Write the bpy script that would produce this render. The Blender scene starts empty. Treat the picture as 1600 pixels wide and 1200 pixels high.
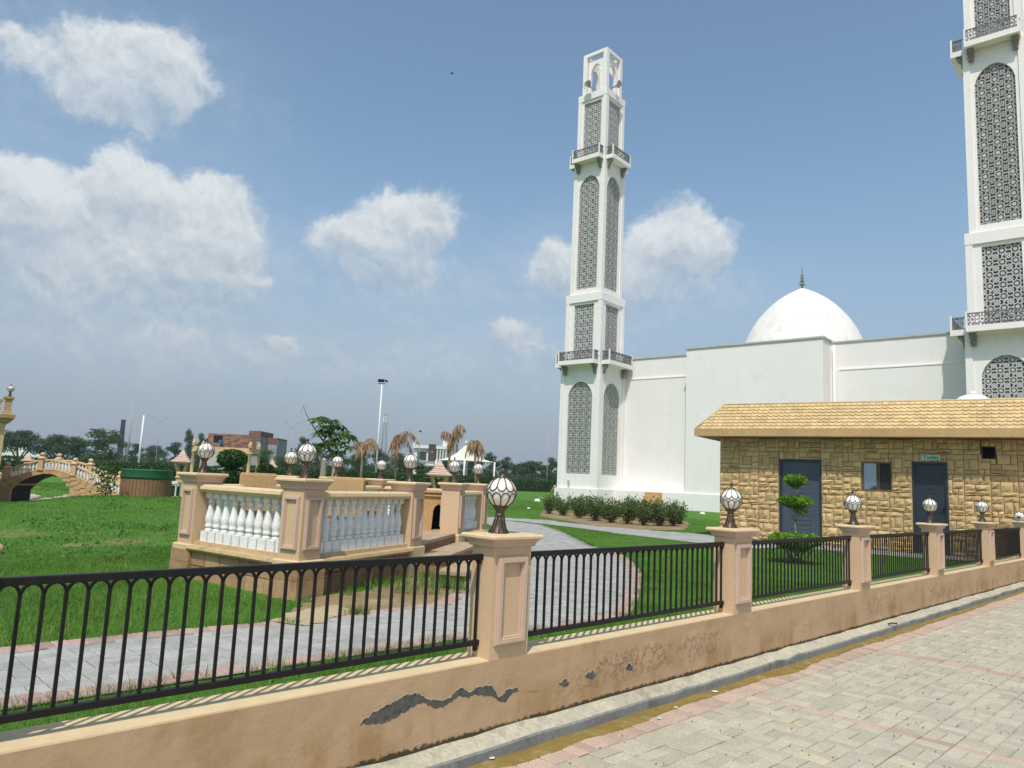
import bpy, math, random
import numpy as np
from mathutils import Vector, Matrix
random.seed(7); np.random.seed(7); rng = np.random.default_rng(7)
R = math.radians
sc = bpy.context.scene
COL = sc.collection
# ---------------------------------------------------------------- camera
F0 = 1150.0; HC = 1.65; PITCH = R(7.536); ROLL = R(-2.617)
fw = np.array([0, math.cos(PITCH), math.sin(PITCH)]); up0 = np.array([0, -math.sin(PITCH), math.cos(PITCH)]); rt0 = np.array([1.0, 0, 0])
rt = rt0 * math.cos(ROLL) - up0 * math.sin(ROLL); upv = up0 * math.cos(ROLL) + rt0 * math.sin(ROLL)
CP = np.array([0, 0, HC])
cd = bpy.data.cameras.new('camera'); cam = bpy.data.objects.new('camera', cd); COL.objects.link(cam)
cd.sensor_width = 36; cd.lens = F0 / 1600 * 36; cd.clip_start = 0.05; cd.clip_end = 5000
cam.matrix_world = Matrix(((rt[0], upv[0], -fw[0], 0), (rt[1], upv[1], -fw[1], 0), (rt[2], upv[2], -fw[2], HC), (0, 0, 0, 1)))
sc.camera = cam
sc.render.resolution_x = 1024; sc.render.resolution_y = 768
def ray(x, y): return fw + rt * (x - 800) / F0 - upv * (y - 600) / F0
def atz(x, y, z): d = ray(x, y); return CP + d * (z - HC) / d[2]        # pixel -> point on a level plane
def atd(x, y, d): return CP + ray(x, y) * d                             # pixel -> point at forward distance d
# ---------------------------------------------------------------- view, world, sun
sc.view_settings.view_transform = 'Standard'; sc.view_settings.look = 'None'
sc.view_settings.exposure = 0.0; sc.view_settings.gamma = 1.0; sc.view_settings.use_curve_mapping = False
SUN_AZ = R(192); SUN_EL = R(59)
sl = bpy.data.lights.new('sun', 'SUN'); sl.energy = 3.6; sl.angle = R(0.53); sl.color = (1, 0.95, 0.86)
so = bpy.data.objects.new('sun', sl); COL.objects.link(so)
sdir = Vector((math.sin(SUN_AZ) * math.cos(SUN_EL), math.cos(SUN_AZ) * math.cos(SUN_EL), math.sin(SUN_EL)))
so.rotation_euler = sdir.to_track_quat('Z', 'Y').to_euler(); so.location = (0, -5, 30)
W = bpy.data.worlds.new('World'); sc.world = W; W.use_nodes = True
def build_world():
    nt = W.node_tree; nt.nodes.clear(); N = nt.nodes.new; L = nt.links.new
    def vm(op, a, b=None):
        n = N('ShaderNodeVectorMath'); n.operation = op
        for i, v in enumerate((a, b)):
            if v is None: continue
            if hasattr(v, 'links'): L(v, n.inputs[i])
            elif op == 'SCALE' and i == 1: n.inputs[3].default_value = v
            else: n.inputs[i].default_value = v
        return n.outputs['Value'] if op in ('DOT_PRODUCT', 'LENGTH') else n.outputs[0]
    def ma(op, a, b=0.0, c=0.0, clamp=False):
        n = N('ShaderNodeMath'); n.operation = op; n.use_clamp = clamp
        for i, v in enumerate((a, b, c)):
            if hasattr(v, 'links'): L(v, n.inputs[i])
            else: n.inputs[i].default_value = v
        return n.outputs[0]
    def noise(v, s, det=6, rough=0.55, col=False):
        n = N('ShaderNodeTexNoise'); L(v, n.inputs['Vector']); n.inputs['Scale'].default_value = s
        n.inputs['Detail'].default_value = det; n.inputs['Roughness'].default_value = rough
        return n.outputs['Color'] if col else n.outputs[0]
    def smooth(x, a, b, lo=0.0, hi=1.0):
        n = N('ShaderNodeMapRange'); n.interpolation_type = 'SMOOTHSTEP'; L(x, n.inputs[0])
        for i, v in enumerate((a, b, lo, hi)): n.inputs[i + 1].default_value = v
        return n.outputs[0]
    def mix(f, a, b):
        n = N('ShaderNodeMix'); n.data_type = 'RGBA'
        for s_, v in ((n.inputs[0], f), (n.inputs[6], a), (n.inputs[7], b)):
            if hasattr(v, 'links'): L(v, s_)
            else: s_.default_value = v if not isinstance(v, tuple) else (*v, 1)
        return n.outputs[2]
    sky = N('ShaderNodeTexSky'); sky.sky_type = 'NISHITA'; sky.sun_disc = False
    sky.sun_elevation = SUN_EL; sky.sun_rotation = SUN_AZ; sky.air_density = 1.0; sky.dust_density = 1.6; sky.ozone_density = 1.3; sky.altitude = 0
    tc = N('ShaderNodeTexCoord'); d = tc.outputs['Generated']
    sp = N('ShaderNodeSeparateXYZ'); L(d, sp.inputs[0]); dz = sp.outputs[2]
    w1 = vm('SUBTRACT', noise(d, 13, 4, 0.62, True), (0.5, 0.5, 0.5))
    dw = vm('ADD', d, vm('SCALE', w1, 0.055))
    blobs = [(25, 75, 50, 36, .8), (190, 95, 95, 62, .85), (260, 130, 70, 62, .75), (160, 165, 90, 40, .5), (20, 330, 70, 62, .9), (110, 340, 80, 55, .7), (190, 300, 62, 66, .95), (90, 420, 150, 70, .62), (230, 420, 80, 50, .5),
             (335, 325, 56, 56, 1.25), (320, 400, 66, 60, 1.05), (340, 440, 50, 26, .85), (402, 438, 20, 12, .9), (540, 370, 70, 28, .85), (640, 350, 78, 50, 1.25), (590, 395, 70, 40, .9), (610, 430, 56, 26, .8),
             (868, 420, 44, 40, 1.2), (1065, 375, 68, 52, 1.35), (1030, 430, 90, 44, 1.05), (440, 533, 36, 17, .95), (275, 528, 48, 22, .65), (798, 524, 46, 22, .85), (845, 560, 50, 22, .5),
             (650, 590, 50, 20, .42), (-150, 300, 120, 90, .9), (-500, 150, 170, 110, .9), (1950, 420, 130, 80, .9), (2500, 200, 220, 120, .8)]
    field = None; vert = None
    for (x, y, rx, ry, wgt) in blobs:
        c = ray(x, y); k = np.linalg.norm(c); c = c / k
        uu = np.cross(c, np.array([0, 0, 1.0])); uu /= np.linalg.norm(uu); vv = np.cross(uu, c)
        sx = rx / F0 / k; sy = ry / F0 / k
        a = vm('DOT_PRODUCT', dw, tuple(uu / sx)); b = vm('DOT_PRODUCT', dw, tuple(vv / sy))
        q = ma('MULTIPLY_ADD', b, b, ma('MULTIPLY', a, a))
        g = ma('EXPONENT', ma('MULTIPLY_ADD', q, -0.85, math.log(wgt * 1.12)))
        field = g if field is None else ma('ADD', field, g)
        vert = ma('MULTIPLY', g, b) if vert is None else ma('MULTIPLY_ADD', g, b, vert)
    front = smooth(vm('DOT_PRODUCT', d, tuple(fw)), -0.1, 0.2)
    field = ma('MULTIPLY', field, front)
    fb = noise(dw, 15, 8, 0.64)
    fb2 = noise(vm('ADD', dw, (0.004, 0.0, 0.013)), 15, 6, 0.62)
    dens = ma('ADD', ma('ADD', field, ma('MULTIPLY', ma('SUBTRACT', fb, 0.5), 1.45)), ma('MULTIPLY', vert, 0.16))
    alpha = ma('MULTIPLY', smooth(dens, 0.40, 0.86, 0, 0.92), smooth(vert, -0.85, 0.05, 0.38, 1.0))
    soft = None                                               # thin veils round and below the cumulus
    for (x, y, rx, ry, wgt) in ((90, 430, 190, 110, .62), (180, 130, 170, 95, .42), (610, 430, 120, 60, .45), (330, 420, 110, 80, .4), (1010, 460, 140, 55, .5), (470, 560, 260, 36, .35), (780, 560, 200, 40, .4), (280, 540, 150, 40, .35), (900, 420, 120, 60, .3)):
        c = ray(x, y); k = np.linalg.norm(c); c = c / k; uu = np.cross(c, np.array([0, 0, 1.0])); uu /= np.linalg.norm(uu); vv = np.cross(uu, c)
        a = vm('DOT_PRODUCT', dw, tuple(uu * F0 * k / rx)); b = vm('DOT_PRODUCT', dw, tuple(vv * F0 * k / ry))
        g = ma('EXPONENT', ma('MULTIPLY_ADD', ma('MULTIPLY_ADD', b, b, ma('MULTIPLY', a, a)), -0.8, math.log(wgt))); soft = g if soft is None else ma('ADD', soft, g)
    soft = ma('MULTIPLY', ma('MULTIPLY', soft, front), smooth(fb, 0.25, 0.7, 0.35, 1.0))
    alpha = ma('SUBTRACT', 1.0, ma('MULTIPLY', ma('SUBTRACT', 1.0, alpha), ma('SUBTRACT', 1.0, ma('MINIMUM', soft, 0.6))))
    lit = ma('ADD', ma('ADD', 0.55, ma('MULTIPLY', ma('SUBTRACT', fb, fb2), 2.6)), ma('MULTIPLY', vert, 0.42), clamp=True)
    ccol = mix(lit, (0.43, 0.52, 0.60), (0.80, 0.835, 0.85))
    hz = smooth(dz, -0.02, 0.44, 1.0, 0.0)
    skyc = N('ShaderNodeHueSaturation'); L(sky.outputs[0], skyc.inputs['Color']); skyc.inputs['Saturation'].default_value = 0.95
    scl = vm('MULTIPLY', vm('SCALE', skyc.outputs[0], 0.15), (1.02, 1.14, 1.10))
    base = mix(ma('MULTIPLY', hz, 0.9), scl, (0.325, 0.372, 0.462))
    c2 = mix(ma('MULTIPLY', hz, 0.45), ccol, (0.40, 0.45, 0.52))
    out = mix(alpha, base, c2)
    bg = N('ShaderNodeBackground'); L(out, bg.inputs[0]); bg.inputs[1].default_value = 1.0
    o = N('ShaderNodeOutputWorld'); L(bg.outputs[0], o.inputs[0])
build_world()
W.cycles.sampling_method = 'MANUAL'; W.cycles.sample_map_resolution = 256
# ---------------------------------------------------------------- materials
MATS = {}
def nodes_of(name):
    m = bpy.data.materials.new(name); m.use_nodes = True; nt = m.node_tree
    b = nt.nodes['Principled BSDF']; MATS[name] = m
    return m, nt, b, nt.nodes.new, nt.links.new
def n_noise(nt, vec, scale, det=5, rough=.55):
    n = nt.nodes.new('ShaderNodeTexNoise'); n.inputs['Scale'].default_value = scale; n.inputs['Detail'].default_value = det; n.inputs['Roughness'].default_value = rough
    if vec is not None: nt.links.new(vec, n.inputs['Vector'])
    return n.outputs[0]
def n_ramp(nt, f, stops):
    n = nt.nodes.new('ShaderNodeValToRGB'); nt.links.new(f, n.inputs[0]); e = n.color_ramp.elements
    while len(e) < len(stops): e.new(0.5)
    for k, (p, c) in zip(e, stops): k.position = p; k.color = (*c, 1) if len(c) == 3 else c
    return n.outputs[0]
def n_math(nt, op, a, b=0.0, c=0.0, clamp=False):
    n = nt.nodes.new('ShaderNodeMath'); n.operation = op; n.use_clamp = clamp
    for i, v in enumerate((a, b, c)):
        if hasattr(v, 'links'): nt.links.new(v, n.inputs[i])
        else: n.inputs[i].default_value = v
    return n.outputs[0]
def n_mix(nt, f, a, b, mode='MIX'):
    n = nt.nodes.new('ShaderNodeMix'); n.data_type = 'RGBA'; n.blend_type = mode
    for s_, v in ((n.inputs[0], f), (n.inputs[6], a), (n.inputs[7], b)):
        if hasattr(v, 'links'): nt.links.new(v, s_)
        else: s_.default_value = (*v, 1) if isinstance(v, tuple) else v
    return n.outputs[2]
def n_range(nt, x, a, b, lo=0., hi=1.):
    n = nt.nodes.new('ShaderNodeMapRange'); n.interpolation_type = 'SMOOTHSTEP'; nt.links.new(x, n.inputs[0])
    for i, v in enumerate((a, b, lo, hi)): n.inputs[i + 1].default_value = v
    return n.outputs[0]
def n_bump(nt, h, strength, dist, nrm=None):
    n = nt.nodes.new('ShaderNodeBump'); n.inputs['Strength'].default_value = strength; n.inputs['Distance'].default_value = dist
    nt.links.new(h, n.inputs['Height'])
    if nrm is not None: nt.links.new(nrm, n.inputs['Normal'])
    return n.outputs[0]
def piece_random(nt):
    g = nt.nodes.new('ShaderNodeNewGeometry'); o = nt.nodes.new('ShaderNodeObjectInfo')
    return n_math(nt, 'FRACT', n_math(nt, 'ADD', g.outputs['Random Per Island'], o.outputs['Random']))
def mat(name, c1, c2=None, scale=2.0, rough=.8, bump=.15, bscale=60., bdist=.004, rnd=0., metal=0., fine=.12, spec=.3, dirt=None, dscale=1.2, damt=.6, lo=.3, hi=.7, streak=0.):
    m, nt, b, N, L = nodes_of(name)
    pos = N('ShaderNodeNewGeometry').outputs['Position']
    c2 = c2 or tuple(x * .8 for x in c1)
    col = n_ramp(nt, n_noise(nt, pos, scale, 6), [(lo, c1), (hi, c2)])
    if dirt: col = n_mix(nt, n_math(nt, 'MULTIPLY', n_range(nt, n_noise(nt, pos, dscale, 7, .65), .52, .7), damt), col, dirt)
    if streak:
        mp = N('ShaderNodeMapping'); L(pos, mp.inputs[0]); mp.inputs['Scale'].default_value = (2.2, 2.2, .16)
        col = n_mix(nt, n_math(nt, 'MULTIPLY', n_range(nt, n_noise(nt, mp.outputs[0], 1.6, 7, .65), .53, .72), streak), col, (.52, .50, .45))
    if fine:
        f = n_range(nt, n_noise(nt, pos, bscale * .7, 4), .3, .7, 1 - fine, 1 + fine)
        v = N('ShaderNodeVectorMath'); v.operation = 'SCALE'; L(col, v.inputs[0]); L(f, v.inputs[3]); col = v.outputs[0]
    if rnd:
        h = N('ShaderNodeHueSaturation'); L(col, h.inputs['Color']); pr = piece_random(nt)
        mr = N('ShaderNodeMapRange'); L(pr, mr.inputs[0]); mr.inputs[3].default_value = 1 - rnd; mr.inputs[4].default_value = 1 + rnd
        L(mr.outputs[0], h.inputs['Value']); col = h.outputs[0]
    L(col, b.inputs['Base Color']); b.inputs['Roughness'].default_value = rough; b.inputs['Metallic'].default_value = metal
    b.inputs['Specular IOR Level'].default_value = spec
    if bump: L(n_bump(nt, n_noise(nt, pos, bscale, 6, .6), bump, bdist), b.inputs['Normal'])
    return m
def leafmat(name, c1, c2, rnd=.35, rough=.55, trans=.25):
    m, nt, b, N, L = nodes_of(name)
    col = n_ramp(nt, piece_random(nt), [(0.0, c1), (1.0, c2)])
    pos = N('ShaderNodeNewGeometry').outputs['Position']
    col = n_mix(nt, n_range(nt, n_noise(nt, pos, 1.3, 3), .4, .65, 0, .5), col, tuple(x * .6 for x in c1))
    L(col, b.inputs['Base Color']); b.inputs['Roughness'].default_value = rough; b.inputs['Specular IOR Level'].default_value = .25
    t = N('ShaderNodeBsdfTranslucent'); L(col, t.inputs[0]); mx = N('ShaderNodeMixShader'); mx.inputs[0].default_value = trans
    L(b.outputs[0], mx.inputs[1]); L(t.outputs[0], mx.inputs[2]); L(mx.outputs[0], nt.nodes['Material Output'].inputs[0])
    return m
# ---------------------------------------------------------------- mesh building
class MB:
    def __init__(s): s.v = []; s.f = []; s.sm = []
    def add(s, vs, fs, smooth=False):
        k = len(s.v); s.v += [tuple(map(float, p)) for p in vs]; s.f += [tuple(i + k for i in f) for f in fs]; s.sm += [smooth] * len(fs); return s
    def box(s, x0, x1, y0, y1, z0, z1):
        return s.add([(x0, y0, z0), (x1, y0, z0), (x1, y1, z0), (x0, y1, z0), (x0, y0, z1), (x1, y0, z1), (x1, y1, z1), (x0, y1, z1)],
                     [(3, 2, 1, 0), (4, 5, 6, 7), (0, 1, 5, 4), (1, 2, 6, 5), (2, 3, 7, 6), (3, 0, 4, 7)])
    def frus(s, x0, x1, y0, y1, z0, z1, i):   # box whose top is inset by i
        return s.add([(x0, y0, z0), (x1, y0, z0), (x1, y1, z0), (x0, y1, z0), (x0 + i, y0 + i, z1), (x1 - i, y0 + i, z1), (x1 - i, y1 - i, z1), (x0 + i, y1 - i, z1)],
                     [(3, 2, 1, 0), (4, 5, 6, 7), (0, 1, 5, 4), (1, 2, 6, 5), (2, 3, 7, 6), (3, 0, 4, 7)])
    def cham(s, x0, x1, y0, y1, z0, z1, c):   # box with a chamfered upper rim
        s.box(x0, x1, y0, y1, z0, z1 - c); k = len(s.f) - 5
        del s.f[k]; del s.sm[k]
        return s.frus(x0, x1, y0, y1, z1 - c, z1, c)
    def prof(s, rings, cap=True, smooth=False):   # stacked equal-length rings of points
        n = len(rings[0]); k = len(s.v); s.v += [tuple(map(float, p)) for r in rings for p in r]
        for i in range(len(rings) - 1):
            for j in range(n):
                s.f.append((k + i * n + j, k + i * n + (j + 1) % n, k + (i + 1) * n + (j + 1) % n, k + (i + 1) * n + j)); s.sm.append(smooth)
        if cap: s.f.append(tuple(k + j for j in reversed(range(n)))); s.f.append(tuple(k + (len(rings) - 1) * n + j for j in range(n))); s.sm += [False, False]
        return s
    def lathe(s, prof, seg=16, c=(0, 0, 0), smooth=True, cap=True):
        return s.prof([[(c[0] + r * math.cos(2 * math.pi * j / seg), c[1] + r * math.sin(2 * math.pi * j / seg), c[2] + z) for j in range(seg)] for r, z in prof], cap, smooth)
    def sqstack(s, prof, c=(0, 0, 0)):            # square mouldings: (half, z)
        return s.prof([[(c[0] + a * h, c[1] + b * h, c[2] + z) for a, b in ((-1, -1), (1, -1), (1, 1), (-1, 1))] for h, z in prof])
    def prism(s, poly, z0, z1):
        return s.prof([[(x, y, z0) for x, y in poly], [(x, y, z1) for x, y in poly]])
    def tube(s, pts, r, seg=6, smooth=True):
        pts = [Vector(p) for p in pts]; rings = []
        rr = r if hasattr(r, '__len__') else [r] * len(pts); prev = None
        for i, p in enumerate(pts):
            t = (pts[min(i + 1, len(pts) - 1)] - pts[max(i - 1, 0)]).normalized()
            a = (prev - t * prev.dot(t)) if prev is not None else t.orthogonal()
            a.normalize(); prev = a; b = t.cross(a)
            rings.append([p + (a * math.cos(2 * math.pi * j / seg) + b * math.sin(2 * math.pi * j / seg)) * rr[i] for j in range(seg)])
        return s.prof(rings, True, smooth)
    def bar(s, p, q, w, h, n):     # flat bar from p to q, width w across, depth h along n
        p, q, n = Vector(p), Vector(q), Vector(n); t = (q - p).normalized(); a = t.cross(n).normalized() * w / 2; n = n.normalized() * h
        return s.add([p - a, p + a, q + a, q - a, p - a + n, p + a + n, q + a + n, q - a + n], [(0, 1, 2, 3), (7, 6, 5, 4), (4, 5, 1, 0), (5, 6, 2, 1), (6, 7, 3, 2), (7, 4, 0, 3)])
    def mesh(s, name):
        m = bpy.data.meshes.new(name); m.from_pydata(s.v, [], s.f)
        if any(s.sm): m.polygons.foreach_set('use_smooth', s.sm)
        m.update(); return m
    def build(s, name, m, parent=None, loc=None, rz=None): return obj(name, s.mesh(name), m, parent, loc, rz)
def obj(name, me, m=None, parent=None, loc=None, rz=None):
    o = bpy.data.objects.new(name, me); COL.objects.link(o)
    if m is not None and not me.materials: me.materials.append(MATS[m])
    if parent is not None: o.parent = parent
    if loc is not None: o.location = tuple(loc)
    if rz is not None: o.rotation_euler = (0, 0, rz)
    return o
def tag(o, label, cat, group=None):
    o['label'] = label; o['category'] = cat
    if group: o['group'] = group
    return o
def thing(name, label, cat, loc=(0, 0, 0), rz=0., group=None, scale=None):
    o = bpy.data.objects.new(name, None); COL.objects.link(o); o.empty_display_size = .1
    o.location = tuple(loc); o.rotation_euler = (0, 0, rz)
    if scale: o.scale = (scale,) * 3 if not hasattr(scale, '__len__') else scale
    return tag(o, label, cat, group)
def kind(o, k): o['kind'] = k; return o
def copy_tree(o, parent=None):
    c = o.copy(); COL.objects.link(c); c.parent = parent
    for ch in list(o.children): copy_tree(ch, c)
    return c
def quads_mesh(name, P, fn=4):     # P: (n, fn, 3) loose polygons
    n = len(P); me = bpy.data.meshes.new(name); me.vertices.add(n * fn); me.vertices.foreach_set('co', np.asarray(P, np.float32).ravel())
    me.loops.add(n * fn); me.loops.foreach_set('vertex_index', np.arange(n * fn, dtype=np.int32)); me.polygons.add(n)
    me.polygons.foreach_set('loop_start', np.arange(0, n * fn, fn, dtype=np.int32)); me.polygons.foreach_set('loop_total', np.full(n, fn, dtype=np.int32))
    me.update(calc_edges=True); return me
def leaves(centers, size, r=rng, droop=0., asp=.55, dirs=None):     # diamond leaves
    n = len(centers); d = r.normal(size=(n, 3)) if dirs is None else dirs + r.normal(size=(n, 3)) * .5; d[:, 2] -= droop
    d /= np.linalg.norm(d, axis=1)[:, None]; e = np.cross(d, r.normal(size=(n, 3))); e /= np.linalg.norm(e, axis=1)[:, None]
    s = (size * r.uniform(.6, 1.3, n))[:, None]
    return np.stack([centers - d * s, centers + e * s * asp, centers + d * s, centers - e * s * asp], 1)
def blob_points(blobs, r=rng, shell=.45):
    out = []
    for (c, rad, n) in blobs:
        d = r.normal(size=(n, 3)); d /= np.linalg.norm(d, axis=1)[:, None]
        out.append(np.array(c) + d * np.array(rad) * (r.uniform(0, 1, n) ** shell)[:, None])
    return np.concatenate(out)
def inpoly(P, poly):
    poly = np.asarray(poly); x, y = P[:, 0], P[:, 1]; ins = np.zeros(len(P), bool); j = len(poly) - 1
    for i in range(len(poly)):
        xi, yi = poly[i][:2]; xj, yj = poly[j][:2]
        ins ^= ((yi > y) != (yj > y)) & (x < (xj - xi) * (y - yi) / (yj - yi + 1e-12) + xi); j = i
    return ins
# ---------------------------------------------------------------- palette
mat('paint_tan', (.60, .43, .27), (.57, .40, .245), 1.5, .75, .15, 45, .002, dirt=(.46, .31, .18), dscale=2.2, damt=.16, fine=.04)
mat('paint_cream', (.64, .49, .30), (.60, .45, .265), 2.5, .75, .2, 50, .002, dirt=(.46, .34, .2), dscale=3, damt=.25, fine=.05)
mat('paint_pink', (.58, .42, .335), (.55, .39, .305), 3, .7, .12, 50, .002, dirt=(.46, .33, .25), dscale=4, damt=.15, fine=.04)
mat('iron_black', (.007, .0068, .0065), (.012, .011, .0105), 12, .45, .2, 120, .001, spec=.3)
mat('lamp_iron', (.075, .05, .04), (.13, .09, .07), 14, .45, .3, 120, .001, metal=.5, spec=.5)
mat('lamp_glass', (.82, .80, .74), (.74, .71, .64), 8, .35, 0, spec=.5, fine=.03, dirt=(.55, .48, .38), dscale=9, damt=.3)
mat('white_gloss', (.80, .80, .77), (.74, .74, .71), 4, .5, .1, 60, .002, dirt=(.5, .47, .4), dscale=7, damt=.35)
mat('white_plaster', (.83, .79, .77), (.805, .765, .745), .35, .8, .15, 30, .004, dirt=(.66, .64, .59), dscale=.9, damt=.25, fine=.03, streak=.13)
mat('dome_plaster', (.76, .735, .70), (.67, .645, .60), .7, .85, .25, 14, .01, dirt=(.50, .48, .44), dscale=1.4, damt=.35, fine=.05)
mat('roof_coping', (.52, .51, .48), (.42, .41, .39), 2, .9, .3, 20)
mat('lattice', (.50, .50, .485), (.43, .43, .42), 3, .8, .1, 40)
mat('lattice_back', (.25, .255, .26), (.21, .215, .22), 3, .9, 0)  # dark grey puts the shadow of the recess into the colour
mat('rail_grey', (.22, .215, .205), (.16, .155, .15), 6, .7, .1)
mat('concrete', (.50, .455, .34), (.36, .33, .255), 4, .9, .6, 45, .008, dirt=(.20, .175, .12), dscale=5, damt=.55)
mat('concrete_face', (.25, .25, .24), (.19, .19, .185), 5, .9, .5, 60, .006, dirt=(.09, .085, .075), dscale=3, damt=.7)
mat('mud', (.20, .135, .030), (.27, .19, .055), 9, .5, .6, 90, .004, dirt=(.42, .36, .22), dscale=6, damt=.5, spec=.4)
mat('paver_grey', (.45, .405, .315), (.395, .355, .275), 7, .88, .5, 90, .003, rnd=.11, dirt=(.51, .44, .30), dscale=1.3, damt=.8)
mat('paver_red', (.455, .335, .265), (.41, .30, .235), 9, .88, .5, 90, .003, rnd=.14, dirt=(.47, .39, .29), dscale=1.8, damt=.9)
mat('path_grey', (.37, .365, .34), (.31, .305, .285), 9, .88, .5, 90, .003, rnd=.12, dirt=(.22, .215, .20), dscale=2.5, damt=.5)
mat('path_red', (.40, .275, .235), (.36, .245, .205), 9, .88, .5, 90, .003, rnd=.15, dirt=(.36, .31, .25), dscale=2.5, damt=.8)
mat('joint_sand', (.42, .36, .24), (.32, .27, .18), 7, .95, .6, 120, .004)
mat('path_joint', (.27, .26, .24), (.2, .195, .18), 7, .95, .6, 120, .004)
mat('dirt', (.30, .215, .115), (.215, .15, .075), 2.2, .95, .8, 40, .02, dirt=(.42, .34, .22), dscale=1.3, damt=.7)
mat('clad_stone', (.46, .30, .16), (.36, .215, .11), 3.5, .8, .6, 40, .006, rnd=.2, dirt=(.16, .09, .045), dscale=3.2, damt=.65)
mat('clad_brown', (.30, .155, .085), (.22, .11, .06), 3.5, .75, .6, 40, .006, rnd=.25, dirt=(.11, .06, .035), dscale=4, damt=.7)
mat('coping_stone', (.50, .36, .20), (.42, .29, .155), 4, .85, .7, 45, .006, dirt=(.26, .18, .1), dscale=5, damt=.6)
mat('step_stone', (.44, .33, .22), (.36, .26, .17), 3, .8, .4, 40, .004, dirt=(.25, .17, .1), dscale=4, damt=.5)
mat('rock_face', (.56, .405, .205), (.47, .325, .155), 6, .9, .9, 35, .012, rnd=.18, dirt=(.31, .205, .10), dscale=5, damt=.35)
mat('rock_joint', (.20, .105, .035), (.14, .075, .026), 6, .95, .5, 50)
mat('roof_tile', (.60, .44, .235), (.54, .385, .195), 3, .85, .4, 50, .003, rnd=.12, dirt=(.36, .25, .12), dscale=1.6, damt=.3)
mat('fascia', (.50, .335, .165), (.44, .29, .14), 2, .8, .2, 40, .003)
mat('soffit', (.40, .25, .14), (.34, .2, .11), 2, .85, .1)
mat('door_blue', (.058, .076, .105), (.048, .064, .09), 2, .45, .05, 60, .001, spec=.5)
mat('door_dark', (.022, .032, .048), (.018, .026, .04), 2, .4, .05, 60, .001, spec=.5)
mat('window_frame', (.16, .13, .09), (.12, .1, .07), 5, .4, 0, metal=.4)
mat('window_dark', (.035, .035, .035), (.025, .025, .025), 5, .6, 0)
mat('mirror_glass', (.30, .36, .40), (.28, .34, .38), 1, .04, 0, metal=.9, fine=0)
mat('black_void', (.006, .006, .006), (.005, .005, .005), 1, .9, 0)
mat('sign_green', (.38, .62, .50), (.36, .59, .48), 2, .5, 0)
mat('sign_text', (.0, .14, .085), (.0, .12, .07), 2, .5, 0)
mat('tank_white', (.78, .78, .76), (.72, .72, .70), 2, .35, 0)
mat('ochre', (.53, .34, .145), (.47, .29, .12), 2.5, .8, .2, 50, .003)
mat('ochre_flat', (.50, .335, .165), (.46, .30, .145), 2.5, .8, .15, 50, .003)
mat('bark', (.14, .105, .075), (.09, .065, .045), 8, .95, .8, 40, .01)
mat('bark_pale', (.32, .28, .22), (.24, .2, .16), 8, .95, .8, 60, .006)
mat('palm_trunk', (.26, .19, .13), (.17, .12, .08), 6, .95, .8, 20, .02)
mat('brick_wall', (.29, .15, .10), (.20, .10, .07), 2, .9, .6, 12, .03, rnd=.25)
mat('cement', (.34, .34, .33), (.26, .26, .255), .8, .9, .3, 10, dirt=(.16, .16, .155), dscale=.5, damt=.5)
mat('house_white', (.76, .75, .73), (.70, .69, .67), .8, .8, 0)
mat('house_brown', (.085, .06, .05), (.065, .045, .04), 2, .7, 0)
mat('glass_dark', (.03, .035, .04), (.05, .055, .06), 1, .1, 0, spec=.6)
mat('canvas', (.74, .70, .62), (.68, .64, .56), 1.2, .8, .1)
mat('pole_white', (.74, .75, .75), (.66, .67, .67), 3, .5, 0)
mat('pole_grey', (.36, .38, .38), (.3, .31, .31), 3, .6, 0)
mat('flood_black', (.02, .02, .022), (.03, .03, .03), 3, .5, 0)
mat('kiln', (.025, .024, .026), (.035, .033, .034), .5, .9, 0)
mat('tower_grey', (.32, .33, .35), (.28, .29, .31), .5, .8, 0)
mat('wall_far', (.46, .45, .41), (.38, .37, .34), .5, .9, .2, 8)
mat('drum_brown', (.27, .15, .075), (.22, .12, .06), 3, .75, .3, 30)
mat('drum_green', (.03, .15, .06), (.022, .11, .045), 4, .6, .2, 40)
mat('blue_plastic', (.03, .14, .42), (.025, .12, .36), 3, .5, 0)
mat('riprap', (.52, .48, .40), (.38, .34, .28), 1.4, .95, .9, 7, .08, rnd=.2, dirt=(.24, .2, .15), dscale=2.5, damt=.6)
mat('sand', (.44, .36, .22), (.36, .29, .17), 2, .95, .5, 40)
mat('bridge_tan', (.54, .37, .20), (.47, .31, .155), 1.5, .85, .5, 18, .012, rnd=.12, dirt=(.32, .19, .085), dscale=2, damt=.4)
mat('bridge_paint', (.62, .435, .25), (.55, .38, .21), 1.5, .8, .2, 20)
mat('field', (.20, .20, .08), (.28, .24, .10), .06, .95, .4, 2, .05, dirt=(.10, .15, .05), dscale=.03, damt=.8)
mat('asphalt_far', (.20, .18, .14), (.16, .145, .11), .2, .95, .4, 20)
mat('hose', (.55, .56, .22), (.48, .5, .18), 3, .5, 0)
mat('litter', (.74, .74, .72), (.66, .66, .64), 9, .7, .2)
mat('flood_light', (.4, .4, .4), (.35, .35, .35), 3, .4, 0)
mat('horn_grey', (.50, .50, .48), (.42, .42, .4), 6, .5, 0)
mat('bracket', (.25, .235, .205), (.19, .175, .155), 8, .85, .2)
mat('dead_frond', (.40, .255, .145), (.25, .145, .08), 3, .9, 0, rnd=.4)
leafmat('leaf_lawn', (.085, .195, .024), (.185, .33, .055), trans=.35)
leafmat('leaf_dry', (.30, .26, .09), (.22, .20, .06))
leafmat('leaf_tree', (.045, .105, .022), (.095, .18, .04))
leafmat('leaf_dark', (.032, .074, .022), (.065, .125, .035))
leafmat('leaf_hedge', (.03, .08, .016), (.065, .145, .028))
leafmat('leaf_bright', (.115, .25, .016), (.20, .37, .035), trans=.35)
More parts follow.
